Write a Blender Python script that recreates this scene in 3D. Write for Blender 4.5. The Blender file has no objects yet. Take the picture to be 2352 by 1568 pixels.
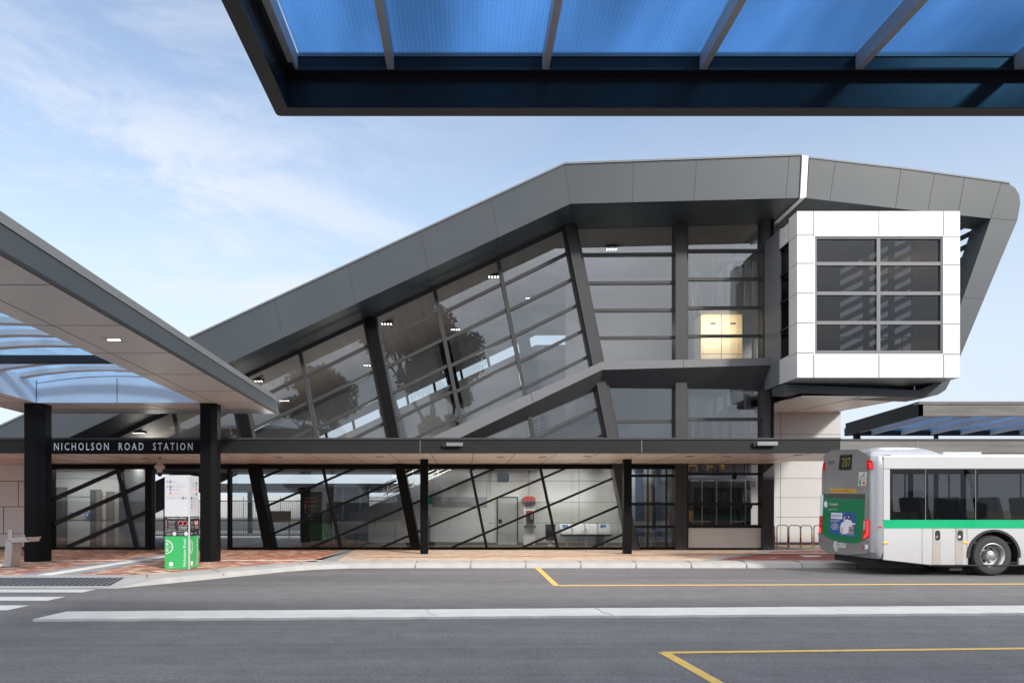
import bpy, bmesh, math, random
from mathutils import Vector, Matrix, noise as mnoise
random.seed(7)
rad = math.radians
scene = bpy.context.scene
COL = scene.collection

# ------------------------------------------------------------------ camera
EYE = 1.55
cam_data = bpy.data.cameras.new("camera")
cam = bpy.data.objects.new("camera", cam_data)
COL.objects.link(cam)
cam.location = (0, 0, EYE)
cam.rotation_euler = (rad(90), 0, 0)
cam_data.sensor_width = 36.0
cam_data.lens = 24.0
cam_data.shift_x = 106.0 / 2352
cam_data.shift_y = 386.0 / 2352
cam_data.clip_start = 0.05
cam_data.clip_end = 3000
scene.camera = cam

# ------------------------------------------------------------------ light
SUN_AZ, SUN_EL = 38.0, 29.0            # degrees to the right of straight behind the viewer, height
sdir = Vector((math.sin(rad(SUN_AZ)) * math.cos(rad(SUN_EL)),
               -math.cos(rad(SUN_AZ)) * math.cos(rad(SUN_EL)), math.sin(rad(SUN_EL))))
sun_data = bpy.data.lights.new("sun", 'SUN')
sun_data.energy = 1.45
sun_data.angle = rad(6.0)
sun_data.color = (1.0, 0.95, 0.88)
sun = bpy.data.objects.new("sun", sun_data)
COL.objects.link(sun)
sun.rotation_euler = sdir.to_track_quat('Z', 'Y').to_euler()

world = bpy.data.worlds.new("World")
scene.world = world
world.use_nodes = True
wn, wl = world.node_tree.nodes, world.node_tree.links
wn.clear()
w_out = wn.new('ShaderNodeOutputWorld')
w_bg = wn.new('ShaderNodeBackground')
w_bg.inputs['Strength'].default_value = 0.15
wl.new(w_bg.outputs[0], w_out.inputs[0])
sky = wn.new('ShaderNodeTexSky')
sky.sky_type = 'NISHITA'
sky.sun_disc = False
sky.sun_elevation = rad(SUN_EL)
sky.sun_rotation = math.atan2(sdir.x, sdir.y)
sky.air_density = 1.0
sky.dust_density = 1.6
sky.ozone_density = 1.0


def wmath(op, a, b=None, c=None):
    n = wn.new('ShaderNodeMath'); n.operation = op
    for i, v in enumerate((a, b, c)):
        if v is None: continue
        if isinstance(v, (int, float)): n.inputs[i].default_value = v
        else: wl.new(v, n.inputs[i])
    return n.outputs[0]


w_tc = wn.new('ShaderNodeTexCoord')
w_sep = wn.new('ShaderNodeSeparateXYZ')
wl.new(w_tc.outputs['Generated'], w_sep.inputs[0])
dx, dy, dz = w_sep.outputs
w_map = wn.new('ShaderNodeMapping')                        # streaks of cloud falling to the east
w_map.inputs['Rotation'].default_value = (0, rad(-24), 0)
w_map.inputs['Scale'].default_value = (1.5, 1.5, 4.6)
w_map.inputs['Location'].default_value = (0.4, 0.2, 5.1)
wl.new(w_tc.outputs['Generated'], w_map.inputs[0])
w_n1 = wn.new('ShaderNodeTexNoise')
w_n1.inputs['Scale'].default_value = 1.9
w_n1.inputs['Detail'].default_value = 9
w_n1.inputs['Roughness'].default_value = 0.66
w_n1.inputs['Distortion'].default_value = 0.5
wl.new(w_map.outputs[0], w_n1.inputs['Vector'])


def wrange(x, a, b, lo=0.0, hi=1.0):
    n = wn.new('ShaderNodeMapRange'); n.interpolation_type = 'SMOOTHSTEP'
    wl.new(x, n.inputs[0])
    n.inputs[1].default_value = a; n.inputs[2].default_value = b
    n.inputs[3].default_value = lo; n.inputs[4].default_value = hi
    return n.outputs[0]


m_thin = wrange(w_n1.outputs[0], 0.38, 0.61)
w_dot = wn.new('ShaderNodeVectorMath'); w_dot.operation = 'DOT_PRODUCT'
wl.new(w_tc.outputs['Generated'], w_dot.inputs[0]); w_dot.inputs[1].default_value = (-0.246, 0.286, -0.926)
m_band = wrange(wmath('ABSOLUTE', w_dot.outputs['Value']), 0.17, 0.02, 0.42, 1.0)
m_left = wrange(dx, 0.22, -0.40, 0.10, 0.92)               # wisps thicken towards the west
m_back = wrange(dy, 0.15, -0.35)                          # a cloud bank stands opposite the station
m_bank = wmath('MULTIPLY', m_back, wrange(w_n1.outputs[0], 0.34, 0.60, 0.55, 1.0))
m_front = wmath('MULTIPLY', wmath('MULTIPLY', m_thin, m_left), m_band)
m_side_fill = wmath('MAXIMUM', wrange(dx, -0.62, -0.80), wrange(dx, 0.70, 0.88))  # sky left and right of the view, brightened as fill light
m_fill = wmath('MAXIMUM', wrange(dz, 0.64, 0.88), m_side_fill)            # unseen sky overhead and at both sides, brightened to fill shaded faces
m_all = wmath('MINIMUM', wmath('MAXIMUM', wmath('MAXIMUM', m_front, m_bank), m_fill), 1.0)
w_haze = wn.new('ShaderNodeMixRGB')                        # pale haze near the horizon
w_haze.inputs[2].default_value = (1.88, 2.13, 2.44, 1)
wl.new(wrange(dz, 0.62, -0.04, 0.0, 1.0), w_haze.inputs[0])
w_tint = wn.new('ShaderNodeMixRGB'); w_tint.blend_type = 'MULTIPLY'; w_tint.inputs[0].default_value = 1
w_tint.inputs[2].default_value = (0.78, 0.70, 0.64, 1)
wl.new(sky.outputs[0], w_tint.inputs[1])
wl.new(w_tint.outputs[0], w_haze.inputs[1])
w_ccol = wn.new('ShaderNodeMixRGB')
w_ccol.inputs[1].default_value = (2.2, 2.33, 2.6, 1)
w_bk = wn.new('ShaderNodeMixRGB')                          # the bank is darker low down
w_bk.inputs[1].default_value = (1.3, 1.4, 1.55, 1); w_bk.inputs[2].default_value = (4.6, 4.7, 4.9, 1)
wl.new(wmath('MAXIMUM', wrange(dz, 0.10, 0.58), m_side_fill), w_bk.inputs[0])
w_var = wn.new('ShaderNodeMixRGB'); w_var.blend_type = 'MULTIPLY'; w_var.inputs[0].default_value = 1
wl.new(w_bk.outputs[0], w_var.inputs[1]); wl.new(wrange(w_n1.outputs[0], 0.32, 0.68, 0.62, 1.4), w_var.inputs[2])
wl.new(w_var.outputs[0], w_ccol.inputs[2])
wl.new(wmath('MAXIMUM', m_back, m_fill), w_ccol.inputs[0])
w_mix = wn.new('ShaderNodeMixRGB')
wl.new(m_all, w_mix.inputs[0])
wl.new(w_haze.outputs[0], w_mix.inputs[1])
wl.new(w_ccol.outputs[0], w_mix.inputs[2])
wl.new(w_mix.outputs[0], w_bg.inputs[0])

scene.view_settings.view_transform = 'Standard'
scene.view_settings.look = 'None'
scene.view_settings.gamma = 1.0
scene.view_settings.exposure = 1.4
scene.render.engine = 'CYCLES'
scene.cycles.max_bounces = 10
scene.cycles.transparent_max_bounces = 24
scene.cycles.use_denoising = True
scene.cycles.caustics_reflective = False
scene.cycles.caustics_refractive = False
scene.cycles.sample_clamp_indirect = 6.0

# ------------------------------------------------------------------ measuring
F, CX, CY = 1568.0, 1070.0, 1170.0


def P(px, py, d):                    # surveyed point of the place: sight line and depth -> metres
    return Vector(((px - CX) * d / F, d, EYE + (CY - py) * d / F))


def G(px, py, z=0.0):                # surveyed point lying on the level z
    d = (EYE - z) * F / (py - CY)
    return Vector(((px - CX) * d / F, d, z))


def X_(px, d): return (px - CX) * d / F
def Z_(py, d): return EYE + (CY - py) * d / F


# ------------------------------------------------------------------ mesh helpers
def world_loc(o):
    v = Vector((0, 0, 0))
    while o is not None:
        v += o.location; o = o.parent
    return v


class MB:
    def __init__(s): s.v = []; s.f = []

    def add(s, vs, fs):
        n = len(s.v)
        s.v += [Vector(p) for p in vs]
        s.f += [tuple(i + n for i in f) for f in fs]
        return s

    def hexa(s, p):                  # 4 bottom then 4 top, same winding
        return s.add(p, [(0, 1, 2, 3), (7, 6, 5, 4), (0, 4, 5, 1), (1, 5, 6, 2), (2, 6, 7, 3), (3, 7, 4, 0)])

    def box(s, x0, x1, y0, y1, z0, z1):
        return s.hexa([(x0, y0, z0), (x1, y0, z0), (x1, y1, z0), (x0, y1, z0), (x0, y0, z1), (x1, y0, z1), (x1, y1, z1), (x0, y1, z1)])

    def ext(s, pts, off):            # polygon swept along off
        n = len(pts); off = Vector(off)
        a = [Vector(p) for p in pts]; b = [p + off for p in a]
        fs = [tuple(range(n)), tuple(range(2 * n - 1, n - 1, -1))]
        fs += [(i, i + n, (i + 1) % n + n, (i + 1) % n) for i in range(n)]
        return s.add(a + b, fs)

    def slab(s, px, d0, d1):         # outline seen at depth d0, swept back level to depth d1
        return s.ext([P(x, y, d0) for x, y in px], (0, d1 - d0, 0))

    def rect(s, x0, y0, x1, y1, d0, d1):
        return s.slab([(x0, y0), (x1, y0), (x1, y1), (x0, y1)], d0, d1)

    def bar(s, a, b, w, d0, d1):     # straight bar in a facade plane
        a, b = P(a[0], a[1], d0), P(b[0], b[1], d0)
        t = (b - a).normalized(); n = Vector((-t.z, 0, t.x)) * (w * d0 / F / 2)
        return s.ext([a + n, b + n, b - n, a - n], (0, d1 - d0, 0))

    def poly(s, pts): return s.add(pts, [tuple(range(len(pts)))])

    def strip(s, A, B):
        n = len(A)
        return s.add(list(A) + list(B), [(i, i + 1, n + i + 1, n + i) for i in range(n - 1)])

    def tube(s, pts, r, n=8, r2=None, cap=True):
        pts = [Vector(p) for p in pts]; m = len(pts); base = len(s.v)
        rr = [r + ((r2 if r2 is not None else r) - r) * i / max(1, m - 1) for i in range(m)]
        t0 = (pts[1] - pts[0]).normalized()
        side = t0.orthogonal().normalized()
        for i, p in enumerate(pts):
            t = (pts[min(i + 1, m - 1)] - pts[max(i - 1, 0)]).normalized()
            side = (side - t * side.dot(t)).normalized(); up = t.cross(side)
            for k in range(n):
                a = 2 * math.pi * k / n
                s.v.append(p + (side * math.cos(a) + up * math.sin(a)) * rr[i])
        for i in range(m - 1):
            for k in range(n):
                s.f.append((base + i * n + k, base + i * n + (k + 1) % n, base + (i + 1) * n + (k + 1) % n, base + (i + 1) * n + k))
        if cap:
            s.f.append(tuple(base + k for k in range(n))[::-1])
            s.f.append(tuple(base + (m - 1) * n + k for k in range(n)))
        return s

    def lathe(s, c, prof, n=24, axis='z', cap=True):
        c = Vector(c); base = len(s.v); m = len(prof)
        for r, h in prof:
            for k in range(n):
                a = 2 * math.pi * k / n
                q = (r * math.cos(a), r * math.sin(a), h)
                if axis == 'y': q = (q[0], q[2], q[1])
                elif axis == 'x': q = (q[2], q[0], q[1])
                s.v.append(c + Vector(q))
        for i in range(m - 1):
            for k in range(n):
                s.f.append((base + i * n + k, base + i * n + (k + 1) % n, base + (i + 1) * n + (k + 1) % n, base + (i + 1) * n + k))
        if cap and prof[0][0] > 1e-4: s.f.append(tuple(base + k for k in range(n)))
        if cap and prof[-1][0] > 1e-4: s.f.append(tuple(base + (m - 1) * n + k for k in range(n)))
        return s

    def build(s, name, m, parent=None, bevel=0.0, smooth=False, seg=2):
        L = world_loc(parent)
        me = bpy.data.meshes.new(name)
        me.from_pydata([p - L for p in s.v], [], s.f)
        bm = bmesh.new(); bm.from_mesh(me)
        bmesh.ops.recalc_face_normals(bm, faces=bm.faces)
        bm.to_mesh(me); bm.free()
        me.materials.append(m)
        o = bpy.data.objects.new(name, me)
        COL.objects.link(o)
        if parent is not None: o.parent = parent
        if smooth:
            for p in me.polygons: p.use_smooth = True
            if smooth != 'all':
                me.set_sharp_from_angle(angle=rad(smooth if smooth is not True else 38))
        if bevel:
            b = o.modifiers.new("bevel", 'BEVEL'); b.width = bevel; b.segments = seg; b.limit_method = 'ANGLE'; b.angle_limit = rad(35)
        return o


def tag(o, label=None, cat=None, group=None, kind=None):
    if label: o['label'] = label
    if cat: o['category'] = cat
    if group: o['group'] = group
    if kind: o['kind'] = kind
    return o


def thing(name, loc, label, cat, group=None):
    o = bpy.data.objects.new(name, None)
    COL.objects.link(o); o.location = loc; o.empty_display_size = 0.2
    return tag(o, label, cat, group)


def struct(name, mb, m, **k): return tag(mb.build(name, m, **k), kind='structure')


def dup(o, parent=None):
    c = o.copy(); COL.objects.link(c)
    if parent is not None: c.parent = parent
    for ch in list(o.children): dup(ch, c)
    return c


def letters(name, body, o, ux, uy, height, m, parent, width=None, align='CENTER', thick=0.002, lift=0.004, bold=0.0, space=1.0):
    """raised lettering: o = anchor on the surface, ux reading direction, uy up, height of capitals"""
    cu = bpy.data.curves.new(name, 'FONT')
    cu.body = body; cu.align_x = align; cu.align_y = 'CENTER'; cu.size = 1.0; cu.extrude = 0.0; cu.offset = bold
    cu.resolution_u = 2; cu.space_character = space
    ob = bpy.data.objects.new(name, cu); COL.objects.link(ob)
    bpy.context.view_layer.update()
    me = bpy.data.meshes.new_from_object(ob.evaluated_get(bpy.context.evaluated_depsgraph_get()))
    bpy.data.objects.remove(ob); bpy.data.curves.remove(cu)
    ux, uy, o = Vector(ux).normalized(), Vector(uy).normalized(), Vector(o)
    nz = ux.cross(uy)
    lines = body.count('\n') + 1
    xs = [v.co.x for v in me.vertices]
    sc = height / 0.70
    sx = sc
    if width and xs: sx = width / (max(xs) - min(xs))
    L = world_loc(parent)
    for v in me.vertices:
        q = o + ux * v.co.x * sx + uy * v.co.y * sc + nz * lift
        v.co = q - L
    me.materials.clear(); me.materials.append(m)
    r = bpy.data.objects.new(name, me); COL.objects.link(r)
    if parent is not None: r.parent = parent
    return r


# ------------------------------------------------------------------ materials
def new_mat(name):
    m = bpy.data.materials.new(name); m.use_nodes = True
    nt = m.node_tree
    return m, nt, nt.nodes['Principled BSDF'], nt.nodes['Material Output']


def N(nt, kind, **kw):
    n = nt.nodes.new(kind)
    for k, v in kw.items():
        if hasattr(n, k): setattr(n, k, v)
        else: n.inputs[k.replace('_', ' ')].default_value = v
    return n


def mat(name, col, rough=0.5, metal=0.0, var=0.08, scale=1.5, bump=0.0, bscale=60.0, rvar=0.08, stretch=(1, 1, 1), coat=0.0, spec=0.5, vcol=None):
    m, nt, b, out = new_mat(name)
    tc = N(nt, 'ShaderNodeTexCoord'); mp = N(nt, 'ShaderNodeMapping')
    mp.inputs['Scale'].default_value = stretch
    nt.links.new(tc.outputs['Object'], mp.inputs[0])
    n1 = N(nt, 'ShaderNodeTexNoise', Scale=scale, Detail=6.0, Roughness=0.6)
    nt.links.new(mp.outputs[0], n1.inputs['Vector'])
    mx = N(nt, 'ShaderNodeMixRGB')
    c2 = vcol or tuple(min(1, c * (1 + var)) for c in col)
    c1 = tuple(c * (1 - var) for c in col)
    mx.inputs[1].default_value = (*c1, 1); mx.inputs[2].default_value = (*c2, 1)
    mr = N(nt, 'ShaderNodeMapRange'); mr.inputs[1].default_value = 0.3; mr.inputs[2].default_value = 0.7
    nt.links.new(n1.outputs[0], mr.inputs[0])
    nt.links.new(mr.outputs[0], mx.inputs[0]); nt.links.new(mx.outputs[0], b.inputs['Base Color'])
    r = N(nt, 'ShaderNodeMapRange'); r.inputs[3].default_value = max(0.02, rough - rvar); r.inputs[4].default_value = min(1, rough + rvar)
    nt.links.new(n1.outputs[0], r.inputs[0]); nt.links.new(r.outputs[0], b.inputs['Roughness'])
    b.inputs['Metallic'].default_value = metal
    b.inputs['Specular IOR Level'].default_value = spec
    b.inputs['Coat Weight'].default_value = coat
    b.inputs['Coat Roughness'].default_value = 0.06
    if bump:
        n2 = N(nt, 'ShaderNodeTexNoise', Scale=bscale, Detail=4.0)
        nt.links.new(mp.outputs[0], n2.inputs['Vector'])
        bp = N(nt, 'ShaderNodeBump', Strength=bump, Distance=0.01)
        nt.links.new(n2.outputs[0], bp.inputs['Height']); nt.links.new(bp.outputs[0], b.inputs['Normal'])
    return m


def glass(name, tint, refl, rough=0.0, gcol=(0.90, 0.95, 1.0), wave=0.0, ior=4.5):
    m, nt, b, out = new_mat(name)
    nt.nodes.remove(b)
    tr = N(nt, 'ShaderNodeBsdfTransparent'); tr.inputs[0].default_value = (*tint, 1)
    gl = N(nt, 'ShaderNodeBsdfGlossy'); gl.inputs['Roughness'].default_value = rough; gl.inputs[0].default_value = (*gcol, 1)
    lw = N(nt, 'ShaderNodeLayerWeight')
    fr = N(nt, 'ShaderNodeMath'); fr.operation = 'POWER'; nt.links.new(lw.outputs['Facing'], fr.inputs[0]); fr.inputs[1].default_value = ior
    ma = N(nt, 'ShaderNodeMath'); ma.operation = 'MULTIPLY_ADD'; ma.use_clamp = True
    nt.links.new(fr.outputs[0], ma.inputs[0]); ma.inputs[1].default_value = 1 - refl; ma.inputs[2].default_value = refl
    mx = N(nt, 'ShaderNodeMixShader')
    nt.links.new(ma.outputs[0], mx.inputs[0]); nt.links.new(tr.outputs[0], mx.inputs[1]); nt.links.new(gl.outputs[0], mx.inputs[2])
    nt.links.new(mx.outputs[0], out.inputs[0])
    if wave:                          # slightly rippled toughened panes
        tc = N(nt, 'ShaderNodeTexCoord')
        n2 = N(nt, 'ShaderNodeTexNoise', Scale=0.9, Detail=1.0)
        nt.links.new(tc.outputs['Object'], n2.inputs['Vector'])
        bp = N(nt, 'ShaderNodeBump', Strength=wave, Distance=0.05)
        nt.links.new(n2.outputs[0], bp.inputs['Height']); nt.links.new(bp.outputs[0], gl.inputs['Normal'])
    return m


def polycarb(name, tint, body, mixf=0.45, rib=160.0, axis=0):
    """twin-wall roofing sheet: partly clear, partly scattering, with fine flutes"""
    m, nt, b, out = new_mat(name)
    nt.nodes.remove(b)
    tc = N(nt, 'ShaderNodeTexCoord'); sp = N(nt, 'ShaderNodeSeparateXYZ')
    nt.links.new(tc.outputs['Object'], sp.inputs[0])
    s = N(nt, 'ShaderNodeMath'); s.operation = 'MULTIPLY'; s.inputs[1].default_value = rib
    nt.links.new(sp.outputs[axis], s.inputs[0])
    si = N(nt, 'ShaderNodeMath'); si.operation = 'SINE'; nt.links.new(s.outputs[0], si.inputs[0])
    mpp = N(nt, 'ShaderNodeMapping'); mpp.inputs['Scale'].default_value = (1.6, .35, 1); nt.links.new(tc.outputs['Object'], mpp.inputs[0])
    nz = N(nt, 'ShaderNodeTexNoise', Scale=1.0, Detail=5.0); nt.links.new(mpp.outputs[0], nz.inputs['Vector'])
    ad = N(nt, 'ShaderNodeMath'); ad.operation = 'MULTIPLY_ADD'; ad.inputs[1].default_value = 0.05; nt.links.new(si.outputs[0], ad.inputs[0]); nt.links.new(nz.outputs[0], ad.inputs[2])
    mr = N(nt, 'ShaderNodeMapRange'); mr.inputs[1].default_value = 0.25; mr.inputs[2].default_value = 0.75; mr.inputs[3].default_value = 0.72; mr.inputs[4].default_value = 1.22
    nt.links.new(ad.outputs[0], mr.inputs[0])
    def tinted(c):
        q = N(nt, 'ShaderNodeMixRGB'); q.blend_type = 'MULTIPLY'; q.inputs[0].default_value = 1; q.inputs[1].default_value = (*c, 1)
        nt.links.new(mr.outputs[0], q.inputs[2]); return q.outputs[0]
    tr = N(nt, 'ShaderNodeBsdfTransparent'); nt.links.new(tinted(tint), tr.inputs[0])
    tl = N(nt, 'ShaderNodeBsdfTranslucent'); nt.links.new(tinted(body), tl.inputs[0])
    gl = N(nt, 'ShaderNodeBsdfGlossy'); gl.inputs['Roughness'].default_value = 0.15
    m1 = N(nt, 'ShaderNodeMixShader'); m1.inputs[0].default_value = mixf
    nt.links.new(tr.outputs[0], m1.inputs[1]); nt.links.new(tl.outputs[0], m1.inputs[2])
    lw = N(nt, 'ShaderNodeLayerWeight')
    fr = N(nt, 'ShaderNodeMath'); fr.operation = 'POWER'; nt.links.new(lw.outputs['Facing'], fr.inputs[0]); fr.inputs[1].default_value = 5.0
    m2 = N(nt, 'ShaderNodeMixShader'); nt.links.new(fr.outputs[0], m2.inputs[0])
    nt.links.new(m1.outputs[0], m2.inputs[1]); nt.links.new(gl.outputs[0], m2.inputs[2])
    nt.links.new(m2.outputs[0], out.inputs[0])
    return m


def emit(name, col, s):
    m, nt, b, out = new_mat(name)
    b.inputs['Base Color'].default_value = (*col, 1)
    b.inputs['Emission Color'].default_value = (*col, 1); b.inputs['Emission Strength'].default_value = s
    return m


def paver(name, cols, cell=(0.23, 0.115), mortar=0.004, rot=0.0, mcol=(0.25, 0.2, 0.17)):
    """clay pavers: each brick takes one of the listed colours"""
    m, nt, b, out = new_mat(name)
    tc = N(nt, 'ShaderNodeTexCoord'); mp = N(nt, 'ShaderNodeMapping'); mp.inputs['Rotation'].default_value = (0, 0, rot)
    nt.links.new(tc.outputs['Object'], mp.inputs[0])
    br = N(nt, 'ShaderNodeTexBrick')
    br.inputs['Color1'].default_value = (0, 0, 0, 1); br.inputs['Color2'].default_value = (1, 1, 1, 1)
    br.inputs['Mortar'].default_value = (0.5, 0.5, 0.5, 1)
    br.inputs['Scale'].default_value = 1.0; br.inputs['Mortar Size'].default_value = mortar
    br.inputs['Brick Width'].default_value = cell[0]; br.inputs['Row Height'].default_value = cell[1]
    nt.links.new(mp.outputs[0], br.inputs['Vector'])
    rp = N(nt, 'ShaderNodeValToRGB'); rp.color_ramp.interpolation = 'CONSTANT'
    el = rp.color_ramp.elements
    tot = sum(w for _, w in cols); acc = 0.0
    for i, (c, w) in enumerate(cols):
        e = el[i] if i < 2 else el.new(min(1, acc / tot))
        e.position = acc / tot; e.color = (*c, 1); acc += w
    nt.links.new(br.outputs['Color'], rp.inputs[0])
    nz = N(nt, 'ShaderNodeTexNoise', Scale=9.0, Detail=6.0); nt.links.new(tc.outputs['Object'], nz.inputs['Vector'])
    mr = N(nt, 'ShaderNodeMapRange'); mr.inputs[3].default_value = 0.8; mr.inputs[4].default_value = 1.2; nt.links.new(nz.outputs[0], mr.inputs[0])
    mu = N(nt, 'ShaderNodeMixRGB'); mu.blend_type = 'MULTIPLY'; mu.inputs[0].default_value = 1
    nt.links.new(rp.outputs[0], mu.inputs[1]); nt.links.new(mr.outputs[0], mu.inputs[2])
    mx = N(nt, 'ShaderNodeMixRGB'); mx.inputs[2].default_value = (*mcol, 1)
    nt.links.new(br.outputs['Fac'], mx.inputs[0]); nt.links.new(mu.outputs[0], mx.inputs[1])
    nt.links.new(mx.outputs[0], b.inputs['Base Color'])
    b.inputs['Roughness'].default_value = 0.8
    return m


M = {}
def asphalt(name, base, dark):
    m, nt, b, out = new_mat(name)
    tc = N(nt, 'ShaderNodeTexCoord')
    big = N(nt, 'ShaderNodeTexNoise', Scale=0.35, Detail=5.0, Roughness=0.6)
    mp = N(nt, 'ShaderNodeMapping'); mp.inputs['Scale'].default_value = (0.25, 1.6, 1)
    nt.links.new(tc.outputs['Object'], mp.inputs[0]); nt.links.new(mp.outputs[0], big.inputs['Vector'])
    fine = N(nt, 'ShaderNodeTexNoise', Scale=26.0, Detail=6.0, Roughness=0.8); nt.links.new(tc.outputs['Object'], fine.inputs['Vector'])
    vo = N(nt, 'ShaderNodeTexVoronoi', Scale=110.0); nt.links.new(tc.outputs['Object'], vo.inputs['Vector'])
    r1 = N(nt, 'ShaderNodeMapRange'); r1.inputs[1].default_value = 0.3; r1.inputs[2].default_value = 0.7; r1.inputs[3].default_value = 0.80; r1.inputs[4].default_value = 1.18
    nt.links.new(big.outputs[0], r1.inputs[0])
    mx = N(nt, 'ShaderNodeMixRGB'); mx.inputs[1].default_value = (*dark, 1); mx.inputs[2].default_value = (*base, 1)
    r2 = N(nt, 'ShaderNodeMapRange'); r2.inputs[1].default_value = 0.33; r2.inputs[2].default_value = 0.62; nt.links.new(fine.outputs[0], r2.inputs[0])
    nt.links.new(r2.outputs[0], mx.inputs[0])
    mu = N(nt, 'ShaderNodeMixRGB'); mu.blend_type = 'MULTIPLY'; mu.inputs[0].default_value = 1
    nt.links.new(mx.outputs[0], mu.inputs[1]); nt.links.new(r1.outputs[0], mu.inputs[2])
    # worn lanes: darker drips and polished bands of uneven width, patches of newer seal
    md = N(nt, 'ShaderNodeTexNoise', Scale=2.2, Detail=8.0, Roughness=0.72); nt.links.new(tc.outputs['Object'], md.inputs['Vector'])
    r3 = N(nt, 'ShaderNodeMapRange'); r3.inputs[1].default_value = 0.32; r3.inputs[2].default_value = 0.68; r3.inputs[3].default_value = 0.84; r3.inputs[4].default_value = 1.14
    nt.links.new(md.outputs[0], r3.inputs[0])
    mp2 = N(nt, 'ShaderNodeMapping'); mp2.inputs['Scale'].default_value = (0.12, 5.5, 1); nt.links.new(tc.outputs['Object'], mp2.inputs[0])
    st = N(nt, 'ShaderNodeTexNoise', Scale=1.0, Detail=5.0, Roughness=0.65); nt.links.new(mp2.outputs[0], st.inputs['Vector'])
    r4 = N(nt, 'ShaderNodeMapRange'); r4.inputs[1].default_value = 0.35; r4.inputs[2].default_value = 0.65; r4.inputs[3].default_value = 0.90; r4.inputs[4].default_value = 1.10
    nt.links.new(st.outputs[0], r4.inputs[0])
    mm = N(nt, 'ShaderNodeMath'); mm.operation = 'MULTIPLY'; nt.links.new(r3.outputs[0], mm.inputs[0]); nt.links.new(r4.outputs[0], mm.inputs[1])
    mu2 = N(nt, 'ShaderNodeMixRGB'); mu2.blend_type = 'MULTIPLY'; mu2.inputs[0].default_value = 1
    nt.links.new(mu.outputs[0], mu2.inputs[1]); nt.links.new(mm.outputs[0], mu2.inputs[2])
    nt.links.new(mu2.outputs[0], b.inputs['Base Color'])
    b.inputs['Roughness'].default_value = 0.82
    bp = N(nt, 'ShaderNodeBump', Strength=0.5, Distance=0.012)
    nt.links.new(vo.outputs[0], bp.inputs['Height']); nt.links.new(bp.outputs[0], b.inputs['Normal'])
    return m


M['asphalt'] = asphalt("asphalt", (0.185, 0.178, 0.178), (0.082, 0.080, 0.082))
M['soil'] = mat("sandy soil", (0.22, 0.18, 0.12), 0.95, var=0.3, scale=0.6)
M['kerb'] = mat("pale concrete kerb", (0.37, 0.36, 0.345), 0.8, var=0.10, scale=3.0, bump=0.2)
M['white_paint'] = mat("white road paint", (0.56, 0.56, 0.56), 0.7, var=0.10, scale=6)
M['median'] = mat("pale concrete island", (0.60, 0.58, 0.54), 0.85, var=0.10, scale=2.2, bump=0.2)
M['yellow_paint'] = mat("yellow road paint", (0.68, 0.43, 0.11), 0.7, var=0.14, scale=9)
M['pave_red'] = paver("mixed red clay pavers", [((0.37, 0.115, 0.08), 4), ((0.44, 0.18, 0.115), 3), ((0.60, 0.43, 0.29), 2.2), ((0.24, 0.13, 0.11), 1.4), ((0.74, 0.56, 0.39), 1.2)], rot=rad(0))
M['pave_dark'] = paver("dark red clay pavers", [((0.24, 0.062, 0.05), 6), ((0.30, 0.075, 0.058), 4), ((0.45, 0.28, 0.22), 0.4)])
M['pave_peach'] = paver("cream clay pavers", [((0.60, 0.455, 0.34), 6), ((0.64, 0.50, 0.385), 5), ((0.48, 0.23, 0.13), 1.1), ((0.55, 0.32, 0.20), 0.9)])
M['pave_grey'] = paver("grey pavers", [((0.28, 0.29, 0.30), 3), ((0.33, 0.34, 0.35), 3)], cell=(0.3, 0.3))
M['tactile'] = mat("white tactile strip", (0.78, 0.75, 0.70), 0.8, var=0.06, scale=8)
M['slot'] = mat("dark drain slot", (0.04, 0.04, 0.04), 0.7)
M['fascia'] = mat("grey metal cladding", (0.050, 0.061, 0.071), 0.48, spec=0.3, var=0.10, scale=0.35, bump=0.35, bscale=1.1, rvar=0.05)
M['fascia_lip'] = mat("pale grey metal flashing", (0.15, 0.155, 0.165), 0.5, spec=0.3, var=0.05)
M['cl_dark'] = mat("charcoal metal cladding", (0.018, 0.0185, 0.020), 0.45, spec=0.2, var=0.08, scale=1.2, stretch=(0.3, 1, 2))
M['joint'] = mat("panel joint", (0.035, 0.036, 0.038), 0.7)
M['joint_pale'] = mat("panel joint on white", (0.15, 0.15, 0.15), 0.7)
M['white_clad'] = mat("white composite panel", (0.56, 0.56, 0.56), 0.38, var=0.015, scale=0.7)
M['cream_clad'] = mat("off white wall panel", (0.64, 0.66, 0.68), 0.42, var=0.02, scale=0.7)
M['frame_dk'] = mat("black powder coated frame", (0.006, 0.006, 0.0065), 0.42, spec=0.1, var=0.10)
M['frame_md'] = mat("charcoal frame", (0.018, 0.018, 0.020), 0.45, spec=0.2, var=0.08)
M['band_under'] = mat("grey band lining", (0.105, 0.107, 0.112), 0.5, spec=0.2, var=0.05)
M['frame_gr'] = mat("grey aluminium frame", (0.05, 0.05, 0.054), 0.45, spec=0.25, var=0.06)
M['frame_lt'] = mat("light aluminium frame", (0.22, 0.22, 0.23), 0.4, metal=0.35, var=0.05)
M['soffit'] = mat("beige soffit panel", (0.83, 0.77, 0.725), 0.35, var=0.03, scale=0.6)
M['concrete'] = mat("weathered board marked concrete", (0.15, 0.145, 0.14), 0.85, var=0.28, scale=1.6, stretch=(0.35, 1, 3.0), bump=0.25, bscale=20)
M['glass_up'] = glass("reflective facade glass", (0.66, 0.69, 0.70), 0.19, wave=0.03)
M['glass_lo'] = glass("clear facade glass", (0.78, 0.82, 0.81), 0.10, wave=0.03)
M['glass_dk'] = glass("dark tinted glass", (0.085, 0.080, 0.082), 0.06)
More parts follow.
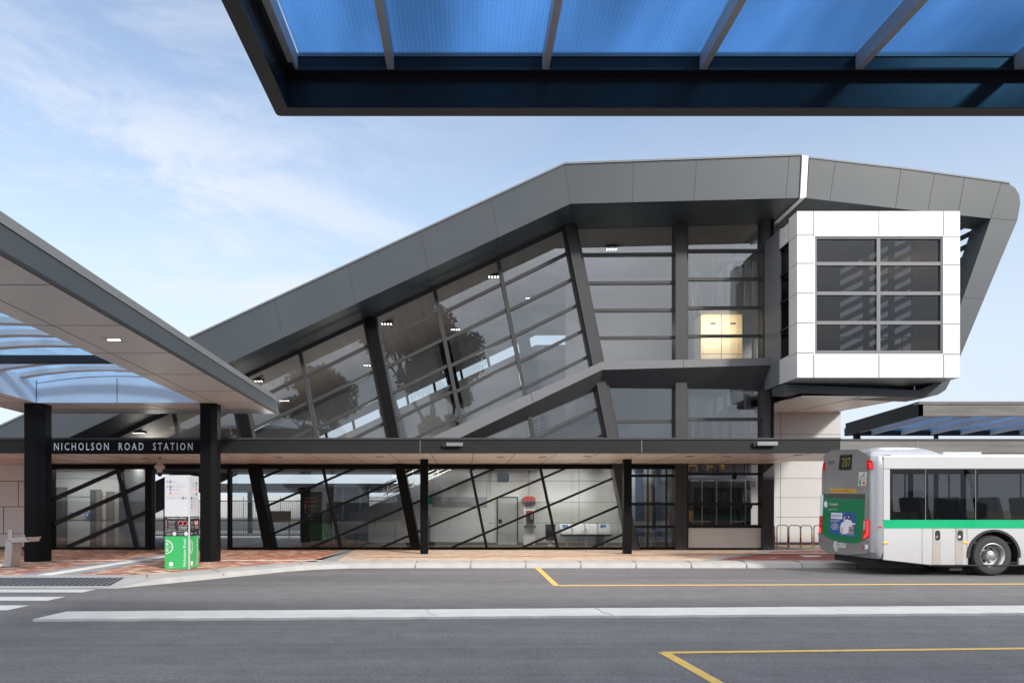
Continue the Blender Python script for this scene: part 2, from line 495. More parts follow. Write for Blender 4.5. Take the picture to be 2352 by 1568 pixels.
M['glass_bk'] = glass("near black glass", (0.04, 0.038, 0.04), 0.02, ior=9.0)  # a dark reflection is put into the tint of the side pane
M['lamp_warm'] = emit("lit warm lamp", (1.0, 0.86, 0.66), 14.0)
M['lamp_white'] = emit("lit white lamp", (1.0, 0.93, 0.82), 5.0)
M['lamp_off'] = mat("unlit lamp lens", (0.35, 0.42, 0.38), 0.3)
M['ceil'] = mat("interior ceiling lining", (0.22, 0.20, 0.19), 0.6, var=0.16, scale=1.0, stretch=(5, .05, .05))
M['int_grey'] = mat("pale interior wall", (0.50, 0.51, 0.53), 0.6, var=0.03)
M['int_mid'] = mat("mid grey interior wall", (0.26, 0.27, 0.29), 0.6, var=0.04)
M['int_dark'] = mat("dark interior lining", (0.05, 0.052, 0.056), 0.5)
M['floor_in'] = mat("dark interior floor", (0.055, 0.055, 0.058), 0.55, var=0.1)
M['door_grey'] = mat("grey door", (0.30, 0.31, 0.30), 0.45)
M['door_wood'] = mat("brown laminate door", (0.16, 0.135, 0.115), 0.5, stretch=(6, 1, 0.4))
M['steel'] = mat("brushed stainless steel", (0.56, 0.53, 0.51), 0.36, metal=0.6, var=0.06, scale=6, stretch=(8, 1, 0.5))
M['steel_panel'] = mat("satin aluminium panel", (0.70, 0.69, 0.68), 0.42, metal=0.2, var=0.03)
M['poly_blue'] = polycarb("blue polycarbonate sheet", (0.3, 0.55, 0.88), (0.3, 0.55, 0.85), 0.45)
M['poly_pale'] = polycarb("pale blue polycarbonate sheet", (0.30, 0.47, 0.68), (0.28, 0.44, 0.64), 0.32)
M['soffit_grey'] = mat("grey beige soffit panel", (0.74, 0.72, 0.70), 0.35, var=0.03, scale=0.6)
M['rafter'] = mat("pale painted rafter", (0.55, 0.52, 0.52), 0.5)
M['navy'] = mat("glossy dark navy lining", (0.024, 0.030, 0.036), 0.2, spec=0.14, rvar=0.03, var=0.04)
M['black'] = mat("matt black", (0.012, 0.012, 0.013), 0.55)
M['rim'] = mat("dark bronze edge trim", (0.05, 0.047, 0.045), 0.5)
M['upstand'] = mat("pale blue grey lining panel", (0.70, 0.77, 0.86), 0.4, var=0.02)
M['text_white'] = mat("white lettering", (0.82, 0.83, 0.86), 0.5)
M['text_black'] = mat("black lettering", (0.03, 0.03, 0.035), 0.5)

# ================================================================== GROUND
struct("ground", MB().poly([(-900, -500, -0.02), (900, -500, -0.02), (900, 1500, -0.02), (-900, 1500, -0.02)]), M['soil'])
struct("road", MB().poly([(-90, -24, 0), (90, -24, 0), (90, 19.2, 0), (-90, 19.2, 0)]), M['asphalt'])
kb = [(-90, 13.35), (-6.96, 13.35), (-6.35, 14.2), (-5.5, 15.55), (-4.5, 17.1), (-3.9, 17.72), (-3.1, 18.06), (-2, 18.14), (90, 18.14)]
km = [(-90, 14.3), (-7.05, 14.3), (-6.62, 14.55), (-5.72, 15.75), (-4.72, 17.27), (-4.05, 17.95), (-3.18, 18.29), (-2, 18.38), (90, 18.38)]
kt = [(-90, 14.62), (-7.12, 14.62), (-6.82, 14.78), (-6.05, 16.0), (-5.08, 17.5), (-4.3, 18.3), (-3.3, 18.72), (-2, 18.85), (90, 18.85)]
kz = [0.125, 0.125, 0.13, 0.14, 0.14, 0.14, 0.14, 0.14, 0.14]
ks = MB()
ks.strip([(x, y, -0.01) for x, y in kb], [(x + (a - x) * 0.35, y + (b - y) * 0.35, 0.02 if y < 14 else 0.105) for (x, y), (a, b) in zip(kb, km)])
ks.strip([(x + (a - x) * 0.35, y + (b - y) * 0.35, 0.02 if y < 14 else 0.105) for (x, y), (a, b) in zip(kb, km)], [(x, y, z) for (x, y), z in zip(km, kz)])
ks.strip([(x, y, z) for (x, y), z in zip(km, kz)], [(x, y, 0.154) for x, y in kt])
struct("kerb", ks, M['kerb'])
kj = MB()
x = -1.35
while x < 30:                        # joints between the kerb stones
    kj.hexa([(x, 18.10, 0), (x + .008, 18.10, 0), (x + .034, 18.38, .138), (x + .026, 18.38, .138), (x, 18.10, .012), (x + .008, 18.10, .012), (x + .008 + .01, 18.224, .112), (x + .01, 18.224, .112)])
    kj.box(x + .026, x + .034, 18.36, 18.86, 0.1, 0.1565)
    x += 1.47
for (x0, y0), (x1, y1) in (((-5.5, 15.55), (-5.9, 15.85)), ((-6.62, 14.2), (-6.9, 14.75)), ((-4.12, 17.5), (-4.4, 18.1))):
    kj.tube([(x0, y0, .05), (x0 + (x1 - x0) * .5, y0 + (y1 - y0) * .5, .145), (x1, y1, .158)], 0.005, n=5)
struct("kerb_joint", kj, M['joint'])

pv = [(-90, 14.62), (-7.12, 14.62), (-6.82, 14.78), (-6.05, 16.0), (-5.08, 17.5), (-4.3, 18.3)]
struct("pavement", MB().poly([(x, y, 0.15) for x, y in pv] + [(-4.05, 18.3, .15), (-4.32, 23.95, .15), (-90, 23.95, .15)]), M['pave_red'])
struct("pavement_grey_band", MB().poly([(-4.3, 18.3, .15), (-3.5, 18.62, .15), (-3.9, 23.95, .15), (-4.32, 23.95, .15), (-4.05, 18.3, .15)]), M['pave_grey'])
struct("pavement_cream", MB().poly([(-3.5, 18.62, .15), (-2, 18.85, .15), (90, 18.85, .15), (90, 27.3, .15), (12, 27.3, .15), (12, 23.95, .15), (-3.9, 23.95, .15)]), M['pave_peach'])
struct("pavement_dark_red", MB().poly([(6.9, 18.86, .154), (90, 18.86, .154), (90, 23.6, .154), (13.5, 23.6, .154), (10.4, 22.9, .154)]), M['pave_dark'])
struct("pavement_grey_edge", MB().strip([(6.55, 18.86, .158), (10.0, 23.1, .158), (13.4, 23.85, .158), (60, 23.85, .158)], [(6.9, 18.86, .158), (10.4, 22.9, .158), (13.5, 23.55, .158), (60, 23.55, .158)]), M['pave_grey'])
tac = MB()
tac.box(-90, -4.0, 18.83, 18.97, .15, .1545)
tac.box(9.3, 60, 21.85, 22.03, .15, .1625)
tac.box(-9.2, -8.87, 14.66, 21.8, .15, .1590)
tac.poly([G(1834, 1274.5, .16), G(1888, 1274.5, .16), G(1880, 1278, .16), G(1850, 1278, .16)])
struct("pavement_tactile_line", tac, M['tactile'])
struct("pavement_grey_path", MB().poly([(-9.62, 14.63, .1515), (-8.45, 14.63, .1515), (-8.45, 21.8, .1515), (-9.62, 21.8, .1515)]), M['pave_grey'])
struct("pavement_drain_slot", MB().ext([(-3.3, 19.80, .15), (9.2, 21.45, .15), (9.2, 21.51, .15), (-3.3, 19.86, .15)], (0, 0, .005)), M['slot'])

gr = MB()                            # ribbed metal drain grate let into the ramp
def ramp_z(y): return 0.02 + (y - 13.68) * (0.105 / 0.62)
for i in range(70):
    xx = -15.4 + i * 0.118
    gr.hexa([(xx, 13.72, ramp_z(13.72) + .002), (xx + .07, 13.72, ramp_z(13.72) + .002), (xx + .07, 14.27, ramp_z(14.27) + .002), (xx, 14.27, ramp_z(14.27) + .002),
             (xx, 13.72, ramp_z(13.72) + .016), (xx + .07, 13.72, ramp_z(13.72) + .016), (xx + .07, 14.27, ramp_z(14.27) + .016), (xx, 14.27, ramp_z(14.27) + .016)])
gt = thing("drain_grate", (-11, 14, 0.06), "dark ribbed metal grate set in the pale concrete ramp beside the crossing", "drain grate")
gr.build("bars", mat("galvanised bars", (0.20, 0.21, 0.23), 0.45, metal=0.6), gt)
MB().hexa([(-15.5, 13.7, ramp_z(13.7) + .003), (-7.15, 13.7, ramp_z(13.7) + .003), (-7.15, 14.29, ramp_z(14.29) + .003), (-15.5, 14.29, ramp_z(14.29) + .003),
           (-15.5, 13.7, ramp_z(13.7) + .007), (-7.15, 13.7, ramp_z(13.7) + .007), (-7.15, 14.29, ramp_z(14.29) + .007), (-15.5, 14.29, ramp_z(14.29) + .007)]).build("tray", M['slot'], gt)

cw = MB()
for y0, y1, e in ((13.28, 12.79, -7.185), (12.15, 11.63, -7.12), (11.05, 10.52, -7.065), (9.95, 9.42, -7.0), (8.85, 8.32, -6.95)):
    cw.poly([(-11.2, y1, .004), (e, y1, .004), (e, y0, .004), (-11.2, y0, .004)])
struct("road_crossing_stripe", cw, M['white_paint'])
def on(px, py, z): return G(px, py, z)
med = [(75, 1427), (1130, 1420.5), (2352, 1412), (2900, 1408.5), (2900, 1391), (2352, 1394), (1130, 1402), (152.6, 1408.6)]
mm = MB(); mb_ = [G(x, y, 0) for x, y in med]
rng = random.Random(5)
def ragged(a, b, n, amp): return [a.lerp(b, i / n) + Vector((0, rng.uniform(-amp, amp), 0)) for i in range(n)]
front = ragged(mb_[0], mb_[3], 90, .018); back = ragged(mb_[4], mb_[7], 60, .012)
loop = front + [mb_[3]] + back + [mb_[7]]
cen = sum(loop, Vector()) / len(loop)
mm.ext(loop, (0, 0, 0.035))
struct("road_median_island", mm, M['median'])
mj = MB()
for px, dx_, ww in ((975, 26, .0022), (1365, 40, .004)):
    a = G(px, 1403 - (px - 1130) * .0075, 0); b = G(px + dx_, 1420 - (px - 1130) * .0073, 0)
    pts = [a.lerp(b, t) + Vector((math.sin(t * 9) * .03, 0, .037)) for t in (0.02, .2, .4, .6, .8, .97)]
    mj.tube(pts, ww, n=4)
struct("road_median_crack", mj, M['joint'])
yl = MB()
for q in ([(1229, 1303.8), (1241, 1303.8), (1285, 1344), (1271, 1344)],):
    yl.poly([G(x, y, .004) for x, y in q])
yl.poly([G(1285, 1342.8, .0045), G(2352, 1339.2, .0045), G(3000, 1337, .0045), G(3000, 1339, .0045), G(2352, 1341.2, .0045), G(1283, 1345.0, .0045)])
yl.poly([G(1510, 1496, .004), G(1543, 1500, .004), G(1665, 1568, .004), G(1720, 1598, .004), G(1692, 1598, .004), G(1636, 1568, .004)])
yl.poly([G(1512, 1495.6, .0045), G(2352, 1486, .0045), G(2900, 1480, .0045), G(2900, 1484, .0045), G(2352, 1490, .0045), G(1543, 1499.6, .0045)])
struct("road_yellow_line", yl, M['yellow_paint'])

# ================================================================== STATION
DG, DF = 24.0, 22.1
ST = thing("station_building", (0, 24, 0.15), "angular grey station building with raking glass front and projecting white box", "station")

T = [(-60, 1007.6), (1297, 378), (1843, 358)]
B = [(1838, 454.5), (1310, 468), (160, 1003.5), (152, 1007.6)]
roof = MB().slab(T + B, DF, 33.0).build("roof", M['fascia'], ST)
lip = MB()
for a, b in ((T[0], T[1]), (T[1], (1840, 358.1))):
    pa, pb = P(a[0], a[1], DF), P(b[0], b[1], DF)
    lip.ext([pa + Vector((0, -.03, 0)), pb + Vector((0, -.03, 0)), pb + Vector((0, -.03, .06)), pa + Vector((0, -.03, .06))], (0, 10.9, 0))
lip.build("roof_flashing", M['fascia_lip'], roof)
js = MB()
for a, b in (((632, 690), (649, 776)), ((800, 610), (818, 697)), ((967, 533), (984, 620)), ((1129, 458), (1144, 546)), ((1297.5, 379), (1310, 467)),
             ((1455, 373), (1453, 463)), ((1600, 368), (1594, 460)), ((1813, 360), (1805, 455)), ((440, 780), (454, 866)), ((250, 868), (262, 954))):
    js.bar(a, b, 1.1, DF - .004, DF + .02)
    p0 = P(b[0], b[1], DF)
    js.box(p0.x - .008, p0.x + .008, DF, DG, p0.z - .004, p0.z + .003)
js.build("panel_joint", M['joint'], roof)
MB().slab([(1843, 356), (1857, 359), (1852, 453), (1838, 456)], DF - .05, 24.0).build("roof_joint_cover", M['white_clad'], roof)

def U(x): return 523.6 + .465 * (1291 - x) if x < 1291 else 523.6 - .0262 * (x - 1291)
def edge_at(x0, o): # where a raking edge (slope .2, x0 at y=735) meets the line o below the soffit
    y = (523.6 + o + .465 * (1291 - x0 + 147)) / 1.093
    return (x0 + .2 * (y - 735), y)
def ex(x0, y): return x0 + .2 * (y - 735)

YB = 1040
rake = [195, 356, 497, 674, 835, 1012, 1172, 1337]
panes = [(195, 356), (356, 497), (524, 674), (674, 835), (862, 1012), (1012, 1172), (1172, 1337)]
for a, b in panes:
    ta, tb = edge_at(a, -8), edge_at(b, -8)
    pts = [ta, tb, (ex(b, YB), YB), (ex(a, YB), YB)] if ta[1] < YB else [edge_at(a, 0), tb, (ex(b, YB), YB)]
    w = MB().add([P(x, y, DG) for x, y in pts], [tuple(range(len(pts)))]).build("window", M['glass_up'], ST)
    fr = MB()
    for k in range(0, 9):
        o = 2 + 65 * k if k else 2
        p, q = edge_at(a, o), edge_at(b, o - (4 if k else 0))
        if q[1] > YB - 20: break
        fr.bar(p, q, 7 if k else 9, DG - .07, DG - .015)
    fr.build("window_frame", M['frame_gr'], w)
for xa, xb, ys, ysb in ((1345, 1556, (583, 648, 711, 774, 966), 1), (1576, 1755, (575, 640, 706, 771, 962), 1)):
    def lx(y): return 1364 + .2 * (y - 735) - 3 if xa < 1400 else xa
    w = MB().add([P(lx(505), 505, DG), P(xb, 505, DG), P(xb, YB, DG), P(lx(YB), YB, DG)], [(0, 1, 2, 3)]).build("window", M['glass_up'], ST)
    fr = MB()
    for y in ys:
        fr.bar((lx(y), y + (1.5 if xa < 1400 else .5)), (xb, y), 7, DG - .07, DG - .015)
    if xa > 1400:
        for xx in (1579, 1751): fr.rect(xx - 2, 505, xx + 2, 1004, DG - .06, DG - .012)
    fr.build("window_frame", M['frame_gr'], w)
for x0, w in ((356, 9), (674, 9), (1012, 9), (1172, 9)):
    y0 = edge_at(x0, -6)[1]
    MB().bar((ex(x0, y0), y0), (ex(x0, 1046), 1046), w, DG - .11, DG - .01).build("mullion", M['frame_gr'], ST)
for x0, m in ((497, 'frame_dk'), (835, 'frame_dk'), (1337, 'frame_gr')):
    y0 = edge_at(x0, -6)[1]
    c = MB().slab([(ex(x0, y0) + 4, y0), (ex(x0, y0) + 26, y0 - 5), (ex(x0, 1262.3) + 26, 1262.3), (ex(x0, 1262.3) + 4, 1262.3)], DG - .32, DG + .25).build("raking_column", M[m], ST)
    f = MB()
    for o in (0, 27): f.bar((ex(x0, y0) + o + 1, y0), (ex(x0, 1046) + o + 1, 1046), 8, DG - .16, DG + .05)
    f.build("column_trim", M['frame_gr'], c)
MB().rect(1552, 507, 1578, 1262.3, DG - .24, DG + .2).build("column", M['frame_gr'], ST)
MB().rect(1753, 503, 1778, 1262.3, DG - .24, DG + .2).build("column", M['frame_gr'], ST)
MB().rect(1772, 500, 1777, 1040, DG - .28, DG - .2).build("column_trim", M['frame_dk'], ST)

# raking sill band (edge of the stair and upper floor), tapered underside
bd = MB()
secs = [((898, 1045), (962, 1050), (1006, 1052)), ((1383, 830), (1383, 849), (1382, 894)), ((1812, 820), (1810, 837), (1784, 899))]
DBF = 23.2
rows = []
for t, f, k in secs:
    rows.append([P(t[0], t[1], DBF), P(f[0], f[1], DBF), P(k[0], k[1], DG + .06), Vector((P(t[0], t[1], DBF).x, DG + .06, P(t[0], t[1], DBF).z))])
for a, b in zip(rows, rows[1:]):
    bd.add(a + b, [(0, 1, 5, 4), (2, 3, 7, 6), (3, 0, 4, 7)])
n = len(bd.v)
bd.f += [(0, 1, 2, 3), (n - 4, n - 3, n - 2, n - 1)]
band = bd.build("sill_band", M['fascia_lip'], ST)
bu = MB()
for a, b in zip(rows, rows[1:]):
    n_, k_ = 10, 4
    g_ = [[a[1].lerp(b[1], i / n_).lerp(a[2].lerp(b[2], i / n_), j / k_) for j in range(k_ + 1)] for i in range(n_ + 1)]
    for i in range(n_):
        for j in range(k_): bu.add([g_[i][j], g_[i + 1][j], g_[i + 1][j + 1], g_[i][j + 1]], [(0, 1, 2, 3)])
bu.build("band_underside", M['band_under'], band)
bj = MB()
for x_, in ((1570,), (1786,)):
    bj.rect(x_ - .6, 821, x_ + .6, 848, DBF - .004, DBF + .02)
bj.bar((1219, 904), (1226, 926), 1.2, DBF - .004, DBF + .02)
bj.build("panel_joint", M['joint'], band)
e = rows[-1]
MB().ext([e[0] + Vector((0.005, -.02, .02)), e[1] + Vector((0.005, -.02, -.01)), e[2] + Vector((0.005, 0, -.03)), e[3] + Vector((0.005, 0, .02))], (0.07, 0, 0)).build("band_end_cap", M['white_clad'], band)

# bridge end: a grey loop round the white box
outer = [(1859, 364), (2080, 389.5), (2298, 419), (2318, 422.5), (2332, 432), (2341, 447), (2343.5, 466), (2337, 505), (2271, 661), (2207, 815), (2193, 850), (2182, 876), (2172, 895), (2155, 906), (2118, 913), (1800, 900)]
inner = [(1800, 882), (2108, 896), (2140, 884), (2205, 704), (2276, 502), (2062, 479), (1853, 455)]
loop_b = MB().slab(outer + inner, DF, 22.95).build("bridge_surround", M['fascia'], ST)
lp = MB()
pp = [P(x, y, DF) for x, y in outer[:4]]
for a, b in zip(pp, pp[1:]):
    lp.ext([a + Vector((0, -.02, 0)), b + Vector((0, -.02, 0)), b + Vector((0, -.02, .05)), a + Vector((0, -.02, .05))], (0, .85, 0))
lp.build("roof_flashing", M['fascia_lip'], loop_b)
jb = MB()
for a, b in (((1919, 371), (1906, 462)), ((2070, 388), (2057, 478)), ((2147, 398), (2131, 487)), ((2216, 407), (2201, 493)), ((2300, 420), (2276, 501)), ((2276, 501), (2336, 506)), ((2216, 683), (2258, 687)), ((2122, 893), (2116, 912))):
    jb.bar(a, b, 1.1, DF - .004, DF + .02)
jb.build("panel_joint", M['joint'], loop_b)
MB().slab([(1859, 366), (2140, 398), (2140, 487), (1853, 454)], 22.96, 30.0).build("roof", M['fascia'], ST)
MB().slab([(1826, 872), (2100, 882), (2100, 900), (1800, 893)], 22.96, 29.0).build("bridge_floor", M['fascia'], ST)
bx0_ = X_(1831, 21.3)
# louvres on the far side of the bridge
lv = MB()
for k in range(17):
    y = 520 + 25 * k
    x0_, x1_ = 1925, 2100
    y0_, y1_ = y + 45, y - 43
    if y0_ < 872: lv.bar((x0_, y0_), (x1_, y1_), 12, 23.42, 23.47)
for k in range(8):
    y = 505 + 25 * k
    lv.bar((2110, y + 66), (2262 - 11.5 * k, y - 10 + 5.7 * k), 11, 23.0, 23.05)
for xx in (1992, 2050, 2103): lv.rect(xx - 5, 480, xx + 5, 870, 23.36, 23.5)
MB().box(bx0_ + .16, X_(1925, 23.45), 23.32, 23.5, 6.2, 10.6).build("box_rear_wall", M['int_dark'], ST)
lv.build("louvre_screen", M['fascia'], ST)
# beige soffit beneath the bridge, and white wall
zs = 5.50
xs0, xs1 = X_(1783, DG), X_(2112, DF)
MB().hexa([(xs0, 22.2, 5.215), (xs1, 22.2, 5.215), (xs1, 27.4, 5.44), (xs0, 27.4, 5.44), (xs0, 22.2, 5.25), (xs1, 22.2, 5.25), (xs1, 27.4, 5.48), (xs0, 27.4, 5.48)]).build("bridge_soffit", M['soffit'], ST)
sf = MB()
for xx in (12.9, 14.6): sf.hexa([(xx, 22.3, 5.21), (xx + .014, 22.3, 5.21), (xx + .014, 27.2, 5.425), (xx, 27.2, 5.425), (xx, 22.3, 5.23), (xx + .014, 22.3, 5.23), (xx + .014, 27.2, 5.445), (xx, 27.2, 5.445)])
sf.build("soffit_joint", M['joint_pale'], ST)
DW = 27.2
wall = MB().box(10.6, X_(1931, DW), DW, DW + .25, 0.26, zs - .06).build("white_wall", M['white_clad'], ST)
MB().box(10.6, X_(1931, DW), DW - .03, DW, .15, .26).build("skirting", M['fascia'], wall)
wj = MB()
for y in (1098, 1142, 1187, 997): wj.rect(1680, y - .5, 1931, y + .5, DW - .004, DW + .01)
for xx in (1793,): wj.rect(xx - .5, 940, xx + .5, 1248, DW - .004, DW + .01)
wj.build("panel_joint", M['joint_pale'], wall)

# white projecting box
DB = 21.3
bx0, bx1 = X_(1831, DB), X_(2205, DB)
zb0, zb1 = Z_(867, DB), Z_(485, DB)
wy0, wy1 = Z_(812, DB), Z_(543, DB)
wx0, wx1 = X_(1872, DB), X_(2166, DB)
BOX = MB()
BOX.box(bx0, bx1, DB, DB + .18, zb0, wy0); BOX.box(bx0, bx1, DB, DB + .18, wy1, zb1)
BOX.box(bx0, wx0, DB, DB + .18, wy0, wy1); BOX.box(wx1, bx1, DB, DB + .18, wy0, wy1)
DBK = 22.5
lzt, lzb = 10.13, 6.48
BOX.box(bx0, bx0 + .15, DB + .18, 21.85, zb0, zb1)
BOX.box(bx0, bx0 + .15, 21.85, DBK, lzt, zb1 - .14)
BOX.box(bx0, bx0 + .15, 21.85, DBK, zb0, lzb)
BOX.box(bx1 - .15, bx1, DB + .18, 23.3, zb0, zb1)
BOX.box(bx0 + .15, bx1 - .15, DB + .18, 23.3, zb0, zb0 + .15)
BOX.box(bx0 + .15, bx1 - .15, DB + .18, 23.3, zb1 - .15, zb1)
box = BOX.build("projecting_box", M['white_clad'], ST)
MB().box(bx0 + .03, bx0 + .16, DBK + .002, 23.7, zb0 + .02, zb1 - .05).build("corner_panel", M['fascia_lip'], ST)
bj = MB()
for xx in (1869, 2019, 2167.5):
    bj.rect(xx - .8, 485, xx + .8, 541, DB - .004, DB + .01); bj.rect(xx - .8, 814, xx + .8, 867, DB - .004, DB + .01)
for y in (540, 604.6, 673, 741, 810):
    bj.rect(1831, y - .8, 1870, y + .8, DB - .004, DB + .01); bj.rect(2167, y + 2.2, 2205, y + 3.8, DB - .004, DB + .01)
    z = Z_(y, DB); bj.box(bx0 - .004, bx0 + .02, DB + .01, 21.85, z - .007, z + .007)
bj.box(bx0 - .004, bx0 + .02, 21.84, 21.855, lzt, zb1 - .15)
bj.build("panel_joint", M['joint_pale'], box)
g = MB().add([(wx0, DB + .09, wy0), (wx1, DB + .09, wy0), (wx1, DB + .09, wy1), (wx0, DB + .09, wy1)], [(0, 1, 2, 3)]).build("window", M['glass_dk'], box)
fr = MB()
for xx, w in ((1874, 4), (2018, 8), (2163, 4)): fr.rect(xx - w / 2, 543.5, xx + w / 2, 811.5, DB + .03, DB + .085)
for y, w in ((546, 5), (605.5, 8), (673.5, 8), (741, 8), (808, 6)): fr.rect(1872.5, y - w / 2, 2165.5, y + w / 2, DB + .035, DB + .083)
fr.build("window_frame", M['fascia_lip'], g)
g = MB().add([(bx0 + .06, 21.85, lzb), (bx0 + .06, DBK, lzb), (bx0 + .06, DBK, lzt), (bx0 + .06, 21.85, lzt)], [(0, 1, 2, 3)]).build("window", M['glass_bk'], box)
fr = MB()
for z in (lzb + .02, lzb + .93, lzb + 1.85, lzb + 2.74, lzt - .03): fr.box(bx0 + .01, bx0 + .055, 21.86, DBK, z - .03, z + .03)
fr.build("window_frame", M['frame_dk'], g)
hr = MB().tube([(bx0 + .3, 23.0, 7.35), (bx1 - .3, 23.0, 7.35)], .025)
for xx in (12, 13.4, 14.7): hr.tube([(xx, 23.0, zb0 + .1), (xx, 23.0, 7.35)], .02)
hr.build("handrail", M['steel'], box)
MB().box(11.35, 11.85, 22.35, 22.75, zb1 - .19, zb1 - .155).build("ceiling_light", M['lamp_warm'], box)

# ------------------------------------------------------------------ ground floor front
MB().rect(104, 1062, 1557, 1076, DG - .12, DG + .2).build("door_head", M['frame_dk'], ST)
MB().rect(104, 1037, 1778, 1062, DG - .08, DG + .2).build("spandrel", M['frame_dk'], ST)
MB().rect(112, 1256, 345, 1262.3, DG - .1, DG + .1).build("bottom_rail", M['frame_dk'], ST)
MB().rect(525, 1256, 1557, 1262.3, DG - .1, DG + .1).build("bottom_rail", M['frame_dk'], ST)
bays = [(118, 334, (269, 312)), (527, 573, None), (620, 899, (741, 781)), (952, 1412, None)]
def lowglass(x0, x1, x2, x3): return MB().add([P(x0, 1070, DG), P(x1, 1070, DG), P(x2, 1258, DG), P(x3, 1258, DG)], [(0, 1, 2, 3)]).build("window", M['glass_lo'], ST)
def clipline(y_at, m, xl0, xl1, xr0, xr1):
    """raking glazing bar y = y_at + m*(x-1200) inside a bay whose sides run from (x?0,1074) to (x?1,1258)"""
    def side(x0, x1):
        k = (x1 - x0) / 184.0
        y = (y_at + m * (x0 - 1074 * k - 1200)) / (1 - m * k)
        return x0 + k * (y - 1074), y
    a, b = side(xl0, xl1), side(xr0, xr1)
    if a[1] > 1257: a = (1200 + (1257 - y_at) / m, 1257)
    if b[1] < 1075: b = (1200 + (1075 - y_at) / m, 1075)
    return (a, b) if b[0] - a[0] > 6 else None
def bars(w, sides, ys, m, width, muls):
    f = MB()
    for y in ys:
        s = clipline(y, m, *sides)
        if s: f.bar(s[0], s[1], width, DG - .07, DG - .012)
    for t, b in muls: f.bar((t, 1073), (b, 1258), width + 1, DG - .09, DG - .01)
    f.build("window_frame", M['frame_md'], w)
w = lowglass(112, 340, 340, 112)
bars(w, (112, 112, 334, 334), [1139 - .43 * 1088 + 0, 1207 - .44 * 1088, 1274 - .44 * 1088], -.44, 9, [(269, 313)])
MB().rect(104, 1062, 118, 1262.3, DG - .15, DG + .12).build("door_post", M['frame_dk'], ST)
MB().rect(333, 1062, 348, 1262.3, DG - .15, DG + .12).build("door_post", M['frame_dk'], ST)
MB().rect(522, 1062, 528, 1262.3, DG - .15, DG + .12).build("door_post", M['frame_dk'], ST)
w = lowglass(528, 580, 615, 528)
bars(w, (528, 528, 576, 612), [1411 - .43 * 0 - 3 * 69.5 - 69.5 * .9 + 69.5 * k for k in range(-2, 6)], -.43, 5, [])
w = lowglass(592, 897, 935, 628)
bars(w, (598, 634, 904, 945), [978.5 + 69.5 * k for k in range(-2, 3)], -.43, 5, [(741, 781)])
w = lowglass(925, 1402, 1440, 962)
bars(w, (917, 954, 1402, 1440), [978.5 + 69.5 * k for k in range(0, 6)], -.43, 5, [(1080, 1118), (1241, 1281)])
w = lowglass(1432, 1554, 1554, 1470)
f = MB()
for y in (1092, 1157, 1209): f.rect(1432 if y < 1150 else 1450, y - 3, 1554, y + 3, DG - .07, DG - .012)
f.rect(1487, 1066, 1490, 1258, DG - .06, DG - .01); f.rect(1530, 1066, 1533, 1258, DG - .06, DG - .01)
f.bar((1412, 1073), (1452, 1258), 8, DG - .09, DG - .01)
f.build("window_frame", M['frame_md'], w)
w = MB().add([P(1578, 1062, DG), P(1754, 1062, DG), P(1754, 1210, DG), P(1578, 1210, DG)], [(0, 1, 2, 3)]).build("window", M['glass_lo'], ST)
f = MB()
for y, t in ((1064, 5), (1088, 5), (1157, 6), (1208, 7), (1260, 5)): f.rect(1578, y - t / 2, 1754, y + t / 2, DG - .08, DG - .012)
f.rect(1578, 1062, 1581, 1260, DG - .09, DG - .01); f.rect(1750, 1062, 1754, 1260, DG - .09, DG - .01)
f.build("window_frame", M['frame_md'], w)
MB().rect(1581, 1211.5, 1750, 1257.5, DG - .05, DG + .02).build("lower_panel", M['steel_panel'], ST, bevel=.01)
wl_ = MB().box(-40, X_(104.5, DG), DG - .05, DG + .2, .26, 3.15).build("white_wall", M['cream_clad'], ST)
MB().box(-40, X_(104.5, DG), DG - .07, DG - .05, .15, .262).build("skirting", M['fascia'], wl_)
f = MB()
for y in (1104, 1163, 1225): f.rect(-300, y - .7, 104, y + .7, DG - .056, DG - .04)
for x0, y0, y1 in ((8, 1163, 1225), (42, 1104, 1163)): f.rect(x0 - .7, y0, x0 + .7, y1, DG - .056, DG - .04)
f.build("panel_joint", M['joint'], wl_)

# ------------------------------------------------------------------ inside the station
MB().box(-17, 12, 23.97, 34, 0.0, 0.149).build("interior_floor", M['floor_in'], ST)
MB().box(-40, 3.0, 24.3, 33, 3.25, 3.45).build("interior_ceiling", M['ceil'], ST)
# left room
rw = MB().box(-16.4, -12.05, 26.3, 26.5, .15, 3.25).build("room_wall", M['int_grey'], ST)
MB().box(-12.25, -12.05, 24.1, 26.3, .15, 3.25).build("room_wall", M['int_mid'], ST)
f = MB()
for z in (1.15, 2.05, 2.75): f.box(-16.4, -12.25, 26.29, 26.31, z - .008, z + .008)
f.build("panel_joint", M['joint'], rw)
def inroom(name, x0, y0, x1, y1, d, m, t=.05): return MB().rect(x0, y0, x1, y1, d - t, d).build(name, M[m], ST)
inroom("door_opening", 207, 1124, 232, 1253, 26.3, 'int_dark', .02)
dr = inroom("door", 221, 1126, 232, 1253, 26.26, 'door_wood')
dr = inroom("door", 243, 1128, 262, 1253, 26.3, 'door_wood')
MB().tube([P(257, 1200, 26.22), P(257, 1206, 26.22)], .015).build("door_handle", M['steel'], dr)
inroom("door_leaf", 263, 1128, 281, 1253, 26.3, 'door_grey')
inroom("wall_return", 125, 1118, 141, 1254, 26.3, 'int_dark', .4)
